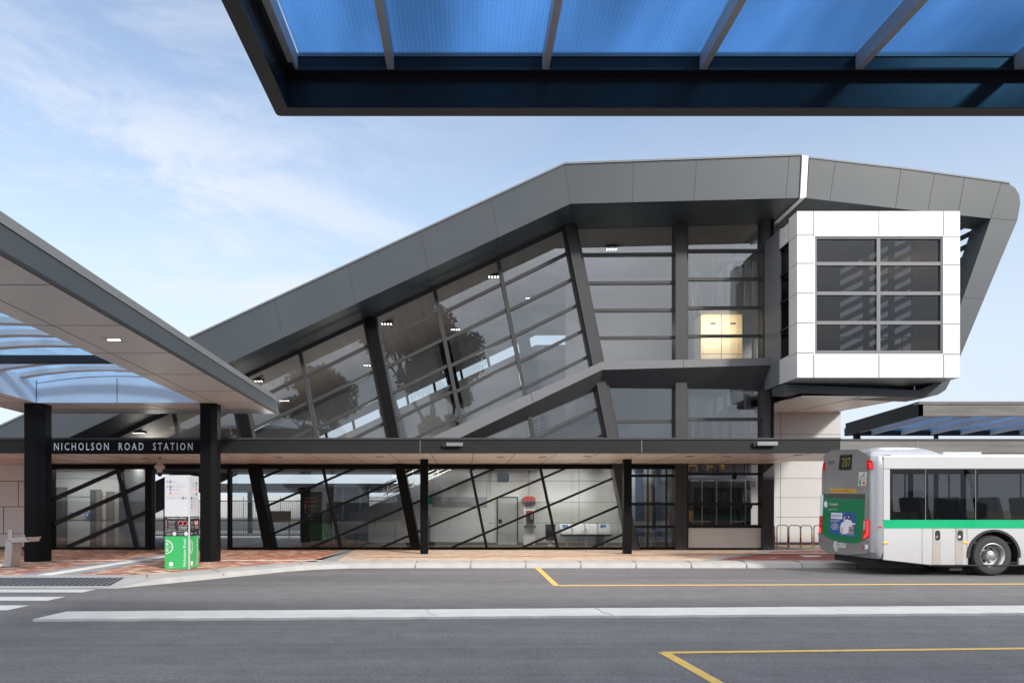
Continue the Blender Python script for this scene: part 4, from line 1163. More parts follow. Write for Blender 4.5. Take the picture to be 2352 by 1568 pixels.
def shell(levels, closed_top=True):
    """levels: (z, inset across, rear x) - far side, rear corner, near side outline stacked upward"""
    m = MB(); rows = []
    for z, iy, xr_, xf in levels:
        r = .17
        pts = [(xf, YS + iy)]
        for k in range(7):
            a = -math.pi / 2 - k * math.pi / 12
            pts.append((xr_ + r + r * math.cos(a), YS + iy + r + r * math.sin(a)))
        for k in range(7):
            a = math.pi - k * math.pi / 12
            pts.append((xr_ + r + r * math.cos(a), YO - iy - r + r * math.sin(a)))
        pts.append((xf, YO - iy))
        rows.append([Vector((x, y, z)) for x, y in pts])
    n = len(rows[0]); base = 0
    for r_ in rows: m.v += r_
    for i in range(len(rows) - 1):
        for k in range(n - 1): m.f.append((i * n + k, i * n + k + 1, (i + 1) * n + k + 1, (i + 1) * n + k))
    if closed_top: m.f.append(tuple((len(rows) - 1) * n + k for k in range(n)))
    return m
shell([(.40, .05, XRR + .10, XC), (.55, .0, XRR + .01, XC), (.9, .0, XRR, XC), (1.20, .0, XRR, XC), (2.50, .0, XRR, XC), (2.66, .004, XRR + .01, XC), (2.805, .03, XRR + .03, XC)], False).build("rear_body", bus_silver, BS, smooth=30)
shell([(2.79, .035, XRR + .03, 11.15), (2.88, .10, XRR + .06, 11.10), (2.96, .22, XRR + .14, 10.98), (3.03, .40, XRR + .28, 10.8), (3.07, .62, XRR + .5, 10.5), (3.08, .9, XRR + .75, 10.3)]).build("roof_pod", bus_silver, BS, smooth=50)
# white body: sides with real window openings
W = [bx(2044), bx(2126), bx(2241), bx(2380), bx(2520), bx(2660), bx(2800), bx(2940), bx(3080)]
wheel_x, wheel_z, wheel_r = bx(2282), .475, .475
def side(y, dy):
    m = MB()
    arc = [(wheel_x + .60 * math.cos(a), max(z_sk, wheel_z + .585 * math.sin(a))) for a in [math.pi - math.pi * k / 20 for k in range(21)]]
    arc[0] = (arc[0][0], z_sk); arc[-1] = (arc[-1][0], z_sk)
    fx = wheel_x + 6.0
    arc2 = [(x + 6.0, z) for x, z in arc]
    low = [(XC + .004, .385), (bx(2135), z_sk)] + arc + arc2 + [(XFR, z_sk), (XFR, z_wb - .2), (XC + .004, z_wb - .2)]
    m.ext([(x, y, z) for x, z in low], (0, dy, 0))
    m.ext([(x, y, z) for x, z in [(XC + .004, z_wt), (XFR, z_wt), (XFR, z_rt - .02), (XC + .004, z_rt - .02)]], (0, dy, 0))
    m.ext([(x, y, z) for x, z in [(XC + .004, z_wb), (W[0], z_wb), (W[0], z_wt), (XC + .004, z_wt)]], (0, dy, 0))
    return m
near_side = side(YS, .05).build("side_panel", bus_white, BS)
far_side = side(YO, -.05).build("side_panel", bus_white, BS)
rf = MB()
prof = [(YS, z_rt - .02), (YS + .02, z_rt + .015), (YS + .08, z_rt + .045), (YS + .3, z_rt + .07), (17.15, z_rt + .09), (YO - .3, z_rt + .07), (YO - .08, z_rt + .045), (YO - .02, z_rt + .015), (YO, z_rt - .02)]
rf.strip([(XC + .004, y, z) for y, z in prof], [(XFR, y, z) for y, z in prof])
rf.build("roof_panel", bus_white, BS, smooth=50)
MB().box(XFR - .05, XFR, YS + .05, YO - .05, .3, z_rt).build("front_panel", bus_black, BS)
for y, dy in ((YS - .004, .03), (YO - .026, .03)):
    MB().box(XC + .005, XFR, y, y + dy, z_wb - .2, z_wb - .002).build("green_stripe", bus_green, BS)
for i, (a, b) in enumerate(zip(W, W[1:])):
    for y in (YS + .004, YO - .012):
        w = MB().box(a + .004, b - .004, y, y + .008, z_wb, z_wt).build("window", bus_glass, BS)
        if i < 4 and y < 17:
            MB().box(b - .006, b + .006, y - .004, y + .012, z_wb, z_wt).build("window_seal", M['frame_lt'], w)
            f = MB(); f.box(a + .004, b - .004, y + .009, y + .02, z_wt - .07, z_wt); f.box(a + .004, a + .07, y + .009, y + .02, z_wb, z_wt - .07)
            f.build("window_edge", bus_black, w)
for xw in (W[1], W[2], W[3], W[5]):
    MB().box(xw - .05, xw + .05, YO - .1, YO - .03, z_wb, z_wt).build("far_pillar", bus_black, BS)
MB().box(XC, XFR - .06, YS + .06, YO - .06, .75, .8).build("cabin_floor", bus_black, BS)
MB().box(XRR + .25, XC + 1.15, YS + .3, YO - .3, .8, 1.5).build("engine_cover", bus_black, BS)
seatm = mat("dark seat fabric", (0.03, 0.035, 0.04), 0.8)
for i in range(5):
    for yy in (16.15, 17.35):
        xs = 10.95 + i * .92
        m = MB(); m.box(xs, xs + .42, yy, yy + .85, 1.05, 1.18)
        m.hexa([(xs - .08, yy, 1.1), (xs + .04, yy, 1.1), (xs + .04, yy + .85, 1.1), (xs - .08, yy + .85, 1.1), (xs - .22, yy + .04, 1.85), (xs - .13, yy + .04, 1.85), (xs - .13, yy + .81, 1.85), (xs - .22, yy + .81, 1.85)])
        m.box(xs + .1, xs + .3, yy + .1, yy + .75, .8, 1.05)
        s = m.build("seat", seatm, BS, bevel=.03)
for xx in (11.0, 12.1, 13.9):
    MB().tube([(xx, 17.1, .8), (xx, 17.1, 2.75)], .018).build("grab_pole", mat("yellow pole", (.75, .5, .03), .4), BS)
f = MB()
for px in (2118, 2221): f.box(bx(px) - .004, bx(px) + .004, YS - .003, YS + .01, z_sk if px > 2130 else .3, z_wb - .2)
f.box(XC - .004, XC + .005, YS - .003, YS + .01, .4, z_rt - .03)
f.box(XRR + .2, XC, YS - .0025, YS + .01, z_wb - .006, z_wb + .004)
f.box(XC, XFR, YS - .0025, YS + .01, z_wt - .006, z_wt + .01)
f.build("panel_joint", M['joint_pale'], BS)
MB().hexa([(XC, YS + .01, .372), (bx(2135), YS + .01, z_sk - .02), (bx(2135), YS + .06, z_sk - .02), (XC, YS + .06, .372), (XC, YS + .01, .386), (bx(2135), YS + .01, z_sk), (bx(2135), YS + .06, z_sk), (XC, YS + .06, .386)]).build("underside_trim", bus_black, BS)
MB().box(bx(2135), XFR, YS + .008, YS + .06, z_sk - .03, z_sk).build("sill_trim", bus_black, BS)
MB().box(XRR + .3, wheel_x - .7, YS + .35, YO - .2, .22, .75).build("engine_bay", bus_black, BS)
MB().box(wheel_x + .7, XFR - 1, YS + .35, YO - .35, .3, .75).build("underframe", bus_black, BS)
warm_grey = mat("warm grey vent strip", (0.36, 0.335, 0.31), 0.5)
for a, b, ring in ((2142, 2161, True), (2194, 2212.5, False)):
    v = MB().box(bx(a), bx(b), YS - .006, YS + .02, z_sk + .004, z_wb - .205).build("vent_strip", warm_grey, BS)
    cx_, czv = (bx(a) + bx(b)) / 2 + .015, bz_(1229)
    def oval(rx, rz_): return [(cx_ + rx * math.cos(t), YS - .0065, czv + (rz_ - rx) * (1 if math.sin(t) > 0 else -1) + rx * math.sin(t)) for t in [2 * math.pi * k / 28 for k in range(28)]]
    MB().ext(oval(.082, .145), (0, -.004, 0)).build("vent_ring", M['white_clad'] if ring else warm_grey, v)
    MB().ext(oval(.062, .122), (0, -.0075, 0)).build("vent_hole", M['black'], v)
    MB().lathe((cx_ - .02, YS - .0155, czv - .03), [(0, 0), (.03, .0), (.03, .002), (0, .003)], 12, 'y').build("filler_cap", M['frame_lt'] if ring else M['upstand'], v)
for px, py in ((2034, 1246.5), (2217.5, 1245.5)):
    MB().box(bx(px) - .055, bx(px) + .055, YS - .014, YS + .01, bz_(py) - .022, bz_(py) + .022).build("marker_lamp", amber, BS, bevel=.006)
MB().box(bx(2018), bx(2025), YS - .008, YS + .02, bz_(1211.5), bz_(1208.5)).build("marker_lamp", lamp_red, BS)
MB().box(bx(2032), bx(2048), YS + .02, YS + .1, z_rt + .0, z_rt + .03).build("roof_gutter", bus_black, BS)
hatch = MB().box(bx(2190), bx(2282), 16.3, 17.5, z_rt + .07, z_rt + .125).build("roof_hatch", bus_white, BS, bevel=.03)
# wheel arch and wheels
def arch(cx_):
    m = MB()
    ins, outs = [], []
    for k in range(25):
        a = math.pi * 1.02 - math.pi * 1.04 * k / 24
        ins.append((cx_ + .565 * math.cos(a), wheel_z + .565 * math.sin(a))); outs.append((cx_ + .625 * math.cos(a), wheel_z + .615 * math.sin(a)))
    for y in (YS - .022,):
        m.strip([(x, y, z) for x, z in ins], [(x, y, z) for x, z in outs])
        m.strip([(x, y, z) for x, z in outs], [(x, YS + .01, z) for x, z in outs])
        m.strip([(x, y, z) for x, z in ins], [(x, YS + .5, z) for x, z in ins])
    return m.build("wheel_arch", bus_black, BS)
arch(wheel_x); arch(wheel_x + 6)
tyre_m = mat("tyre rubber", (0.028, 0.028, 0.029), 0.75, var=0.2, scale=4)
rim_m = mat("polished alloy rim", (0.50, 0.50, 0.51), 0.36, metal=0.95, var=0.06)
hub_m = mat("cast hub metal", (0.34, 0.34, 0.34), 0.45, metal=0.9)
YW = YS + .03
tyre = MB().lathe((wheel_x, YW, wheel_z), [(.285, .03), (.30, .0), (.36, -.012), (.43, .0), (.465, .035), (.475, .07), (.475, .25), (.44, .29), (.285, .29)], 56, 'y', cap=False).build("wheel", tyre_m, BS, smooth=35)
MB().lathe((wheel_x, YW, wheel_z), [(.288, .012), (.292, -.004), (.283, -.006), (.268, .015), (.25, .035), (.235, .14), (.20, .165), (.19, .16)], 48, 'y', cap=False).build("rim", rim_m, tyre, smooth=40)
MB().lathe((wheel_x, YW, wheel_z), [(.195, .158), (.13, .165), (.115, .09), (.11, .06), (.07, .045), (0, .042)], 40, 'y', cap=False).build("hub", hub_m, tyre, smooth=40)
m = MB()
for k in range(10):
    a = 2 * math.pi * k / 10
    MB().lathe((wheel_x + .092 * math.cos(a), YW + .035, wheel_z + .092 * math.sin(a)), [(0, 0), (.013, .0), (.015, .03)], 6, 'y').build("wheel_nut", rim_m, tyre)
for k in range(8):
    a = 2 * math.pi * (k + .3) / 8
    MB().lathe((wheel_x + .165 * math.cos(a), YW + .152, wheel_z + .165 * math.sin(a)), [(0, 0), (.027, .0), (.027, .01)], 14, 'y').build("rim_hole", M['black'], tyre)
w2 = dup(tyre, BS); w2.location.x += 6.0
w3 = dup(tyre, BS); w3.location.y += YO - YS - .35
MB().box(wheel_x - .95, wheel_x - .66, YS + .1, YS + .14, .12, .3).build("mud_flap", bus_black, BS)
# rear face --------------------------------------------------------
def rp(zx, zy):                      # point of the flat rear face, read from an enlarged view
    px, py = 1862.8 + .192 * zx, 997.3 + .192 * zy
    d = XRR * F / (px - CX)
    return Vector((XRR, d, EYE + (CY - py) * d / F))
def rear(name, pts, m, t=.006, lift=0.0, parent=BS):
    q = [rp(*p) + Vector((-lift, 0, 0)) for p in pts]
    return MB().ext(q, (-t, 0, 0)).build(name, m, parent)
def rear_text(body, zx0, zx1, zy0, zy1, m, lift=.012, parent=BS, name="lettering"):
    a, b = rp(zx0, (zy0 + zy1) / 2), rp(zx1, (zy0 + zy1) / 2)
    o = (a + b) / 2 + Vector((-lift, 0, 0))
    h = (rp((zx0 + zx1) / 2, zy0) - rp((zx0 + zx1) / 2, zy1)).length
    n = body.count('\n') + 1
    return letters(name, body, o, b - a, (0, 0, 1), h if n == 1 else h / (n * 1.42), m, parent, width=(b - a).length)
rear("rear_panel", [(152, 250), (250, 185), (560, 178), (690, 250), (690, 1018), (650, 1018), (650, 712), (150, 705)], bus_grey, .004)
rear("rear_trim", [(112, 720), (150, 720), (140, 965), (106, 965)], M['upstand'], .005)
rear("engine_grille", [(150, 707), (648, 712), (646, 775), (152, 750)], mat("dark smoked panel", (0.06, 0.06, 0.062), 0.25), .006)
gp = rear("engine_door", [(152, 750), (646, 775), (632, 1262), (565, 1298), (420, 1296), (250, 1258), (136, 1190)], bus_dgreen, .008)
rear("bumper", [(92, 1165), (136, 1194), (250, 1262), (420, 1300), (565, 1302), (630, 1268), (690, 1265), (690, 1420), (420, 1440), (130, 1375), (96, 1290)], bus_grey, .012)
dsp = rear("route_display", [(350, 246), (500, 238), (484, 425), (334, 425)], M['black'], .010)
rear_text("207", 378, 480, 285, 392, emit("dim yellow display", (0.22, 0.215, 0.05), 0.02), .013, dsp)
rear_text("2177", 205, 285, 320, 360, M['text_black'], .008)
tl = rear("tail_lamp", [(680, 300), (735, 312), (735, 415), (676, 418)], lamp_red, .02)
rear("lamp_bar", [(700, 335), (728, 340), (728, 408), (712, 408), (712, 352), (700, 350)], lamp_red_lit, .003, .02, tl)
rear("tail_lamp", [(152, 340), (176, 335), (172, 428), (148, 432)], lamp_red, .02)
tl = rear("tail_lamp", [(640, 1020), (700, 1016), (700, 1222), (630, 1266), (636, 1150)], lamp_red, .024)
rear("lamp_bar", [(676, 1030), (696, 1030), (696, 1205), (646, 1248), (644, 1222), (674, 1170)], lamp_red_lit, .003, .024, tl)
rear("lamp_lens", [(642, 1030), (662, 1030), (660, 1140), (638, 1150)], mat("clear lamp lens", (0.5, 0.36, 0.34), 0.2), .003, .024, tl)
tl = rear("tail_lamp", [(112, 972), (142, 975), (134, 1190), (104, 1165)], lamp_red, .024)
rear("lamp_bar", [(110, 1110), (132, 1120), (130, 1180), (108, 1158)], lamp_red_lit, .003, .024, tl)
MB().tube([(XRR - .02, YS + .2, 2.6), (XRR - .02, YS + .2, 2.6001)], .001).v
ys_ = rear("warning_strip", [(234, 650), (545, 654), (545, 694), (232, 690)], mat("amber sticker", (0.80, 0.42, 0.02), 0.4), .008)
rear_text("DO NOT OVERTAKE TURNING VEHICLE", 238, 538, 660, 686, M['text_black'], .010, ys_)
st = rear("give_way_sticker", [(578, 450), (672, 450), (662, 612), (565, 612)], M['white_clad'], .008)
sg = mat("sticker green", (0.0, 0.30, 0.14), 0.4); sr = mat("sticker red", (0.7, 0.03, 0.04), 0.4)
rear("bus_symbol", [(578, 560), (606, 560), (604, 600), (576, 600)], sg, .002, .008, st)
rear("bus_symbol", [(582, 535), (606, 535), (605, 555), (581, 555)], sg, .002, .008, st)
rear("arrow", [(588, 522), (598, 500), (628, 484), (626, 470), (650, 462), (644, 496), (636, 490), (604, 512), (600, 526)], sg, .002, .008, st)
rear("car_symbol", [(624, 575), (630, 562), (644, 562), (650, 575), (648, 598), (622, 598)], sr, .002, .008, st)
rear_text("GIVE\nWAY", 620, 654, 505, 552, sr, .011, st)
# green door graphics
rear_text("VOLVO", 338, 436, 772, 796, M['frame_lt'], .012, gp)
m = MB()
c0 = rp(183, 832); pts = []
for k in range(20):
    a = 2 * math.pi * k / 20; pts.append(c0 + Vector((-.0085, .088 * math.cos(a), .088 * math.sin(a))))
m.ext(pts, (-.002, 0, 0)); m.build("round_logo", M['text_white'], gp)
m = MB()
for a0, a1 in ((2.2, 5.6), (0.4, 3.4)):
    arc_ = [c0 + Vector((-.0115, .05 * math.cos(a0 + (a1 - a0) * t / 8) - .03, .06 * math.sin(a0 + (a1 - a0) * t / 8) + .02)) for t in range(9)]
    m.tube(arc_, .007, n=4)
m.build("logo_cut", bus_dgreen, gp)
rear_text("Transperth", 224, 330, 816, 848, M['text_white'], .012, gp)
rear_text("Infoline 13 62 13", 220, 324, 886, 902, M['text_white'], .012, gp)
ad = rear("advert", [(243, 925), (538, 938), (530, 1222), (235, 1182)], mat("blue advert print", (0.015, 0.085, 0.33), 0.4), .003, .008, gp)
def adp(name, pts, col, lift=.0115):
    return rear(name, pts, mat("advert ink " + name, col, 0.5, var=.03), .0015, lift, gp)
adp("advert_label", [(247, 934), (381, 940), (377, 1012), (244, 1004)], (.80, .81, .85))
rear_text("MILKRUN", 254, 370, 952, 992, mat("navy ink", (0.02, 0.07, 0.28), 0.5), .015, gp)
rear_text("QUICK SNACKS\nAND\nGROCERIES\nDELIVERED IN\nMINUTES", 240, 350, 1018, 1142, M['text_white'], .015, gp)
adp("advert_floor", [(330, 1192), (400, 1180), (530, 1160), (530, 1222)], (.05, .17, .50), .0116)
adp("advert_table", [(500, 1060), (536, 1062), (535, 1078), (500, 1076)], (.7, .74, .8), .0117)
adp("advert_gown", [(352, 1120), (368, 1060), (400, 1040), (418, 1018), (446, 1012), (480, 1026), (498, 1050), (500, 1090), (470, 1110), (450, 1180), (385, 1192), (356, 1165)], (.72, .74, .82), .0118)
adp("advert_leg", [(358, 1130), (376, 1100), (392, 1130), (382, 1190), (368, 1185)], (.62, .40, .36), .0121)
adp("advert_hair", [(440, 960), (458, 950), (472, 962), (474, 1000), (460, 1024), (444, 1012), (436, 985)], (.02, .015, .02), .0121)
adp("advert_face", [(447, 972), (462, 970), (465, 994), (455, 1004), (448, 994)], (.60, .40, .34), .0124)
adp("advert_arm", [(392, 1030), (402, 985), (412, 980), (416, 990), (408, 1036)], (.62, .42, .40), .0121)
adp("advert_bag", [(456, 1100), (520, 1090), (514, 1190), (454, 1192)], (.40, .28, .20), .0124)
adp("advert_bag_label", [(470, 1132), (508, 1130), (507, 1156), (470, 1158)], (.06, .12, .36), .0127)
rear("plate", [(332, 1296), (422, 1300), (420, 1356), (330, 1350)], mat("number plate", (0.66, 0.66, 0.62), 0.4), .006, .012)
rear_text("TP·2177", 338, 416, 1308, 1346, M['text_black'], .021)
rear("bumper_reflector", [(620, 1338), (648, 1338), (648, 1364), (620, 1364)], lamp_red, .006, .012)
rear("bumper_reflector", [(105, 1258), (124, 1258), (124, 1278), (105, 1278)], lamp_red, .006, .012)
bd_ = rear("access_badge", [(652, 1316), (690, 1314), (690, 1368), (652, 1370)], M['upstand'], .004, .012)
rear("tow_flap", [(296, 1275), (318, 1278), (326, 1395), (312, 1398), (284, 1330)], M['white_clad'], .03, .012)

# ================================================================== DIRECTION TOTEM
DT = 16.1
def tf(zx, zy): return P(348.1 + .162 * zx, 1063.1 + .162 * zy, DT)
TX0, TX1 = tf(188, 0).x, tf(538, 0).x
zt0, zt1, zt2, zt3 = .15, tf(0, 1035).z, tf(0, 756).z, tf(0, 170).z
bkx, bky = X_(456.3, 16.8), 16.8
TS = thing("direction_sign", (TX0 + .3, 16.4, .15), "square sign pillar, white above and green below, in front of the right black shelter post", "sign")
plan = [(TX0, DT), (TX1, DT), (bkx, bky), (bkx - .6, bky)]
green_p = mat("green sign panel", (0.045, 0.42, 0.13), 0.35, var=.02)
black_p = mat("black sign panel", (0.022, 0.022, 0.026), 0.35)
white_p = mat("white sign panel", (0.58, 0.59, 0.62), 0.35, var=.01)
MB().ext([(x, y, zt0) for x, y in plan], (0, 0, zt1 - zt0)).build("base_panel", green_p, TS)
MB().ext([(x, y, zt1 + .001) for x, y in plan], (0, 0, zt2 - zt1 - .002)).build("rules_panel", black_p, TS)
MB().ext([(x, y, zt2) for x, y in plan], (0, 0, zt3 - zt2)).build("wayfinding_panel", white_p, TS)
MB().box(TX1 - .022, TX1 + .006, DT - .006, DT + .012, zt0, zt3 + .004).build("corner_strip", M['white_clad'], TS)
UXF, UZ = Vector((1, 0, 0)), Vector((0, 0, 1))
US = (Vector((bkx, bky, 0)) - Vector((TX1, DT, 0)))
def front_text(b, zx0, zx1, zyc, h, m, w=True, al='CENTER'):
    return letters("lettering", b, ((tf(zx0, 0).x + tf(zx1, 0).x) / 2, DT, tf(0, zyc).z), UXF, UZ, h * .162 * DT / F, m, TS, width=(zx1 - zx0) * .162 * DT / F if w else None, lift=.003)
def sp_(u, zy, lift=.003):
    nrm = Vector((US.y, -US.x, 0)).normalized()
    return Vector((TX1, DT, tf(0, zy).z)) + US * u + nrm * lift
def side_text(b, u0, u1, zyc, h, m): return letters("lettering", b, sp_((u0 + u1) / 2, zyc), US.normalized(), UZ, h * .162 * DT / F, m, TS, width=US.length * (u1 - u0))
def patch(zx0, zy0, zx1, zy1, m, lift=.002, nm="pictogram"):
    a, b = tf(zx0, zy0), tf(zx1, zy1)
    return MB().box(a.x, b.x, DT - lift - .001, DT - .0005, b.z, a.z).build(nm, m, TS)
def side_patch(u0, zy0, u1, zy1, m, lift=.002, nm="pictogram"):
    return MB().ext([sp_(u0, zy0, lift), sp_(u1, zy0, lift), sp_(u1, zy1, lift), sp_(u0, zy1, lift)], Vector((-US.y, US.x, 0)).normalized() * .0015).build(nm, m, TS)
blue_p = mat("blue pictogram", (0.10, 0.28, 0.60), 0.4); red_p = mat("red pictogram", (0.75, 0.06, 0.07), 0.4); rose = mat("pink prohibition sign", (0.80, 0.35, 0.37), 0.4)
grey_t = mat("grey lettering", (0.25, 0.25, 0.28), 0.5)
def arrow(cx_, cy_, ang, s=14):
    m = MB(); c = tf(cx_, cy_); k = .162 * DT / F * s; ca, sa = math.cos(ang), math.sin(ang)
    def q(a, b): return Vector((c.x + (a * ca - b * sa) * k, DT - .002, c.z + (a * sa + b * ca) * k))
    m.ext([q(-1, .16), q(.6, .16), q(.6, -.16), q(-1, -.16)], (0, -.001, 0))
    m.ext([q(1, 0), q(.1, .9), q(-.2, .9), q(.55, 0)], (0, -.0012, 0)); m.ext([q(1, 0), q(.55, 0), q(-.2, -.9), q(.1, -.9)], (0, -.0012, 0))
    return m.build("arrow", M['text_black'], TS)
arrow(224, 262, math.pi / 2); patch(253, 246, 284, 278, black_p); patch(260, 252, 277, 268, white_p, .0035)
front_text("Trains", 300, 360, 262, 20, grey_t)
arrow(224, 335, math.pi); patch(253, 318, 284, 350, black_p); patch(260, 326, 277, 340, white_p, .0035)
front_text("Bus Stands 3 to 8", 298, 482, 333, 20, grey_t)
patch(253, 362, 284, 393, blue_p); patch(261, 376, 276, 387, white_p, .0035); front_text("Bike Shelter", 300, 420, 377, 18, grey_t)
patch(253, 408, 284, 440, red_p); patch(260, 420, 277, 432, white_p, .0035)
front_text("Taxis and train\nreplacement buses", 300, 478, 424, 10, rose)
front_text("Bus Stands 1 and 2", 222, 416, 495, 20, grey_t); patch(430, 479, 462, 511, black_p); patch(437, 487, 455, 500, white_p, .0035); arrow(488, 495, 0)
for y in (300, 462): patch(222, y, 505, y + 1.5, M['frame_lt'], .001, "divider")
front_text("Conditions of Entry", 224, 492, 778, 24, M['text_white'])
front_text("Please keep off\nthe tracks and\nstand clear\n\nNo alcohol\n\nCarry a ticket\nat all times\n\nCCTV in use\nSupervise children\nKeep exits clear", 226, 345, 886, 8, M['text_white'])
def ring(cx_, cy_, r, m, r2, nm="prohibition_symbol"):
    c = tf(cx_, cy_); k = .162 * DT / F
    return MB().lathe((c.x, DT - .003, c.z), [(r2 * k, 0), (r * k, 0), (r * k, .002), (r2 * k, .002)], 28, 'y').build(nm, m, TS)
for cx_ in (408, 476):
    ring(cx_, 852, 30, white_p, 0.01); c = ring(cx_, 852, 36, rose, 30.3)
    q = tf(cx_, 852); k = .162 * DT / F
    MB().ext([(q.x - 22 * k, DT - .0045, q.z + 18 * k), (q.x - 18 * k, DT - .0045, q.z + 22 * k), (q.x + 22 * k, DT - .0045, q.z - 18 * k), (q.x + 18 * k, DT - .0045, q.z - 22 * k)], (0, .001, 0)).build("prohibition_bar", red_p, TS)
front_text("NO SMOKING\nNO VAPING", 380, 508, 918, 15, M['text_white'])
front_text("Penalties apply", 384, 508, 949, 6, M['text_white'])
for zz in range(5): patch(203, 812 + zz * 34, 214, 832 + zz * 34 - 8 * (zz > 1), rose if zz < 2 else white_p, .002)
patch(198, 964, 524, 966, M['text_white'], .0015, "divider")
front_text("Assistance is\navailable from\nstaff here", 206, 290, 1002, 9, M['text_white']); front_text("Vehicle access\nfor authorised\ncars only", 374, 456, 1002, 9, M['text_white'])
for cx_ in (325, 490): ring(cx_, 1000, 27, M['text_white'], 23, "access_symbol"); patch(cx_ - 10, 992, cx_ + 9, 1012, M['text_white'], .002)
# green face
def vtext(b, o, h, length, ux): return letters("lettering", b, o, UZ, -ux, h, M['text_white'], TS, width=length, lift=.003)
o = tf(468, 1270); o.y = DT; vtext("Nicholson Road", o, 38 * .162 * DT / F, 388 * .162 * DT / F, UXF)
def arcs(center_fn, m_):
    m = MB()
    for r0, r1, a0, a1 in ((76, 84, -1.5, 1.5), (88, 90, -1.4, 1.4)):
        for k in range(20):
            t0, t1 = a0 + (a1 - a0) * k / 20, a0 + (a1 - a0) * (k + 1) / 20
            q = [center_fn(r * math.cos(t), r * math.sin(t)) for r, t in ((r0, t0), (r1, t0), (r1, t1), (r0, t1))]
            m.add(q, [(0, 1, 2, 3)])
    m.add([center_fn(-4, 2), center_fn(72, 2), center_fn(72, -2), center_fn(-4, -2)], [(0, 1, 2, 3)])
    for s in (1, -1):
        for w0, w1, h0, h1 in ((4, 34, 18, 24), (4, 34, 48, 54), (28, 34, 18, 54), (8, 14, 18, 54), (16, 26, 32, 38)):
            m.add([center_fn(w0, s * h0), center_fn(w1, s * h0), center_fn(w1, s * h1), center_fn(w0, s * h1)], [(0, 1, 2, 3)])
    return m.build("zone_symbol", m_, TS)
arcs(lambda a, b: tf(196 + a * 1.25, 1187 - b * 1.15) + Vector((0, -.0025, 0)), M['text_white'])
arcs(lambda a, b: sp_(.02 + a / 260, 1187 - b * 1.15, .0025), M['text_white'])
c = tf(276, 1428)
MB().lathe((c.x, DT - .0025, c.z), [(0, 0), (30 * .162 * DT / F, 0), (30 * .162 * DT / F, .002)], 24, 'y').build("round_logo", M['text_white'], TS)
m = MB()
for dx_, dz_ in ((-.02, .0), (.012, .02)): m.tube([(c.x + dx_ - .01, DT - .0035, c.z + dz_ + .03), (c.x + dx_ + .012, DT - .0035, c.z + dz_), (c.x + dx_ + .0, DT - .0035, c.z + dz_ - .045)], .004, n=4)
m.build("logo_cut", green_p, TS)
front_text("Transperth", 236, 320, 1471, 11, M['text_white'])
letters("lettering", "Nicholson Road", sp_(.80, 1260), UZ, -US.normalized(), 30 * .162 * DT / F * 2.2, M['text_white'], TS, width=385 * .162 * DT / F, lift=.003)
side_patch(.14, 1395, .34, 1455, M['text_white'], .002, "round_logo"); side_text("Transperth", .12, .40, 1468, 10, M['text_white'])
side_text("Bus Stands", .1, .62, 270, 14, grey_t); side_patch(.68, 258, .80, 290, black_p); side_text("Shelter", .28, .62, 315, 14, blue_p); side_patch(.70, 300, .79, 330, blue_p)
side_text("Taxis", .12, .62, 345, 10, rose); side_patch(.70, 345, .80, 378, red_p); side_text("Trains", .50, .66, 432, 14, grey_t); side_patch(.70, 418, .80, 450, black_p)
side_patch(.16, 480, .28, 512, black_p); side_text("Bus Stands 3", .34, .88, 498, 14, grey_t)
for i, mm_ in enumerate((blue_p, blue_p, red_p)): side_patch(.18, 530 + i * 44, .28, 558 + i * 44, mm_); side_text(("Bikes", "Kiss", "Replacement")[i], .33, .6 + .1 * i, 545 + i * 44, 11, grey_t if i < 2 else rose)
side_text("Conditions of Entry", .06, .92, 778, 22, M['text_white']); side_text("Please keep off\nthe tracks\n\nNo alcohol\n\nCarry a ticket\nat all times\n\nCCTV in use", .08, .48, 885, 9, M['text_white'])
for u in (.64, .84):
    side_patch(u - .08, 820, u + .08, 884, red_p, .002, "prohibition_symbol"); side_patch(u - .055, 830, u + .055, 874, white_p, .004, "prohibition_symbol")
side_text("NO SMOKING\nNO VAPING", .55, .92, 916, 14, M['text_white']); side_text("Assistance\nhere", .05, .36, 1000, 10, M['text_white']); side_text("Authorised\ncars only", .52, .78, 1000, 10, M['text_white'])
MB().ext([(TX0 - .004, DT - .004, .145), (TX1 + .004, DT - .004, .145), (bkx + .004, bky, .145), (bkx - .6, bky, .145)], (0, 0, .012)).build("base_plate", M['frame_gr'], TS)

# ================================================================== DRINKING FOUNTAIN
DFN = 16.6
FN = thing("drinking_fountain", P(14, 1301, DFN), "bent stainless steel drinking fountain beside the left black shelter post", "fountain")
MB().slab([(7, 1301.6), (24, 1301.6), (28.8, 1246.3), (13.6, 1237.6)], DFN, DFN + .36).build("leg", M['steel'], FN, bevel=.006)
MB().slab([(14, 1236.8), (70, 1232.8), (64.2, 1244), (29.2, 1246)], DFN - .03, DFN + .4).build("basin", M['steel'], FN, bevel=.005)
MB().slab([(17, 1236.4), (27.3, 1235.8), (28.4, 1216), (19.3, 1216)], DFN + .36, DFN + .41).build("back_plate", M['steel'], FN)
q = P(56, 1233, DFN + .2)
MB().tube([q, q + Vector((0, 0, .05)), q + Vector((-.03, -.03, .075)), q + Vector((-.06, -.05, .07))], .014, 8).build("spout", M['steel'], FN, smooth=True)
q = P(63, 1236.5, DFN - .035)
MB().lathe((q.x, DFN - .05, q.z), [(0, 0), (.028, .004), (.03, .02)], 14, 'y').build("push_button", M['frame_lt'], FN)
q = P(2, 1296, DFN - .1)
MB().lathe((q.x - .02, DFN + .05, .17), [(.0, .0), (.1, .0), (.1, .03), (.07, .07), (0, .08)], 16).build("foot_valve", M['steel'], FN, smooth=True)

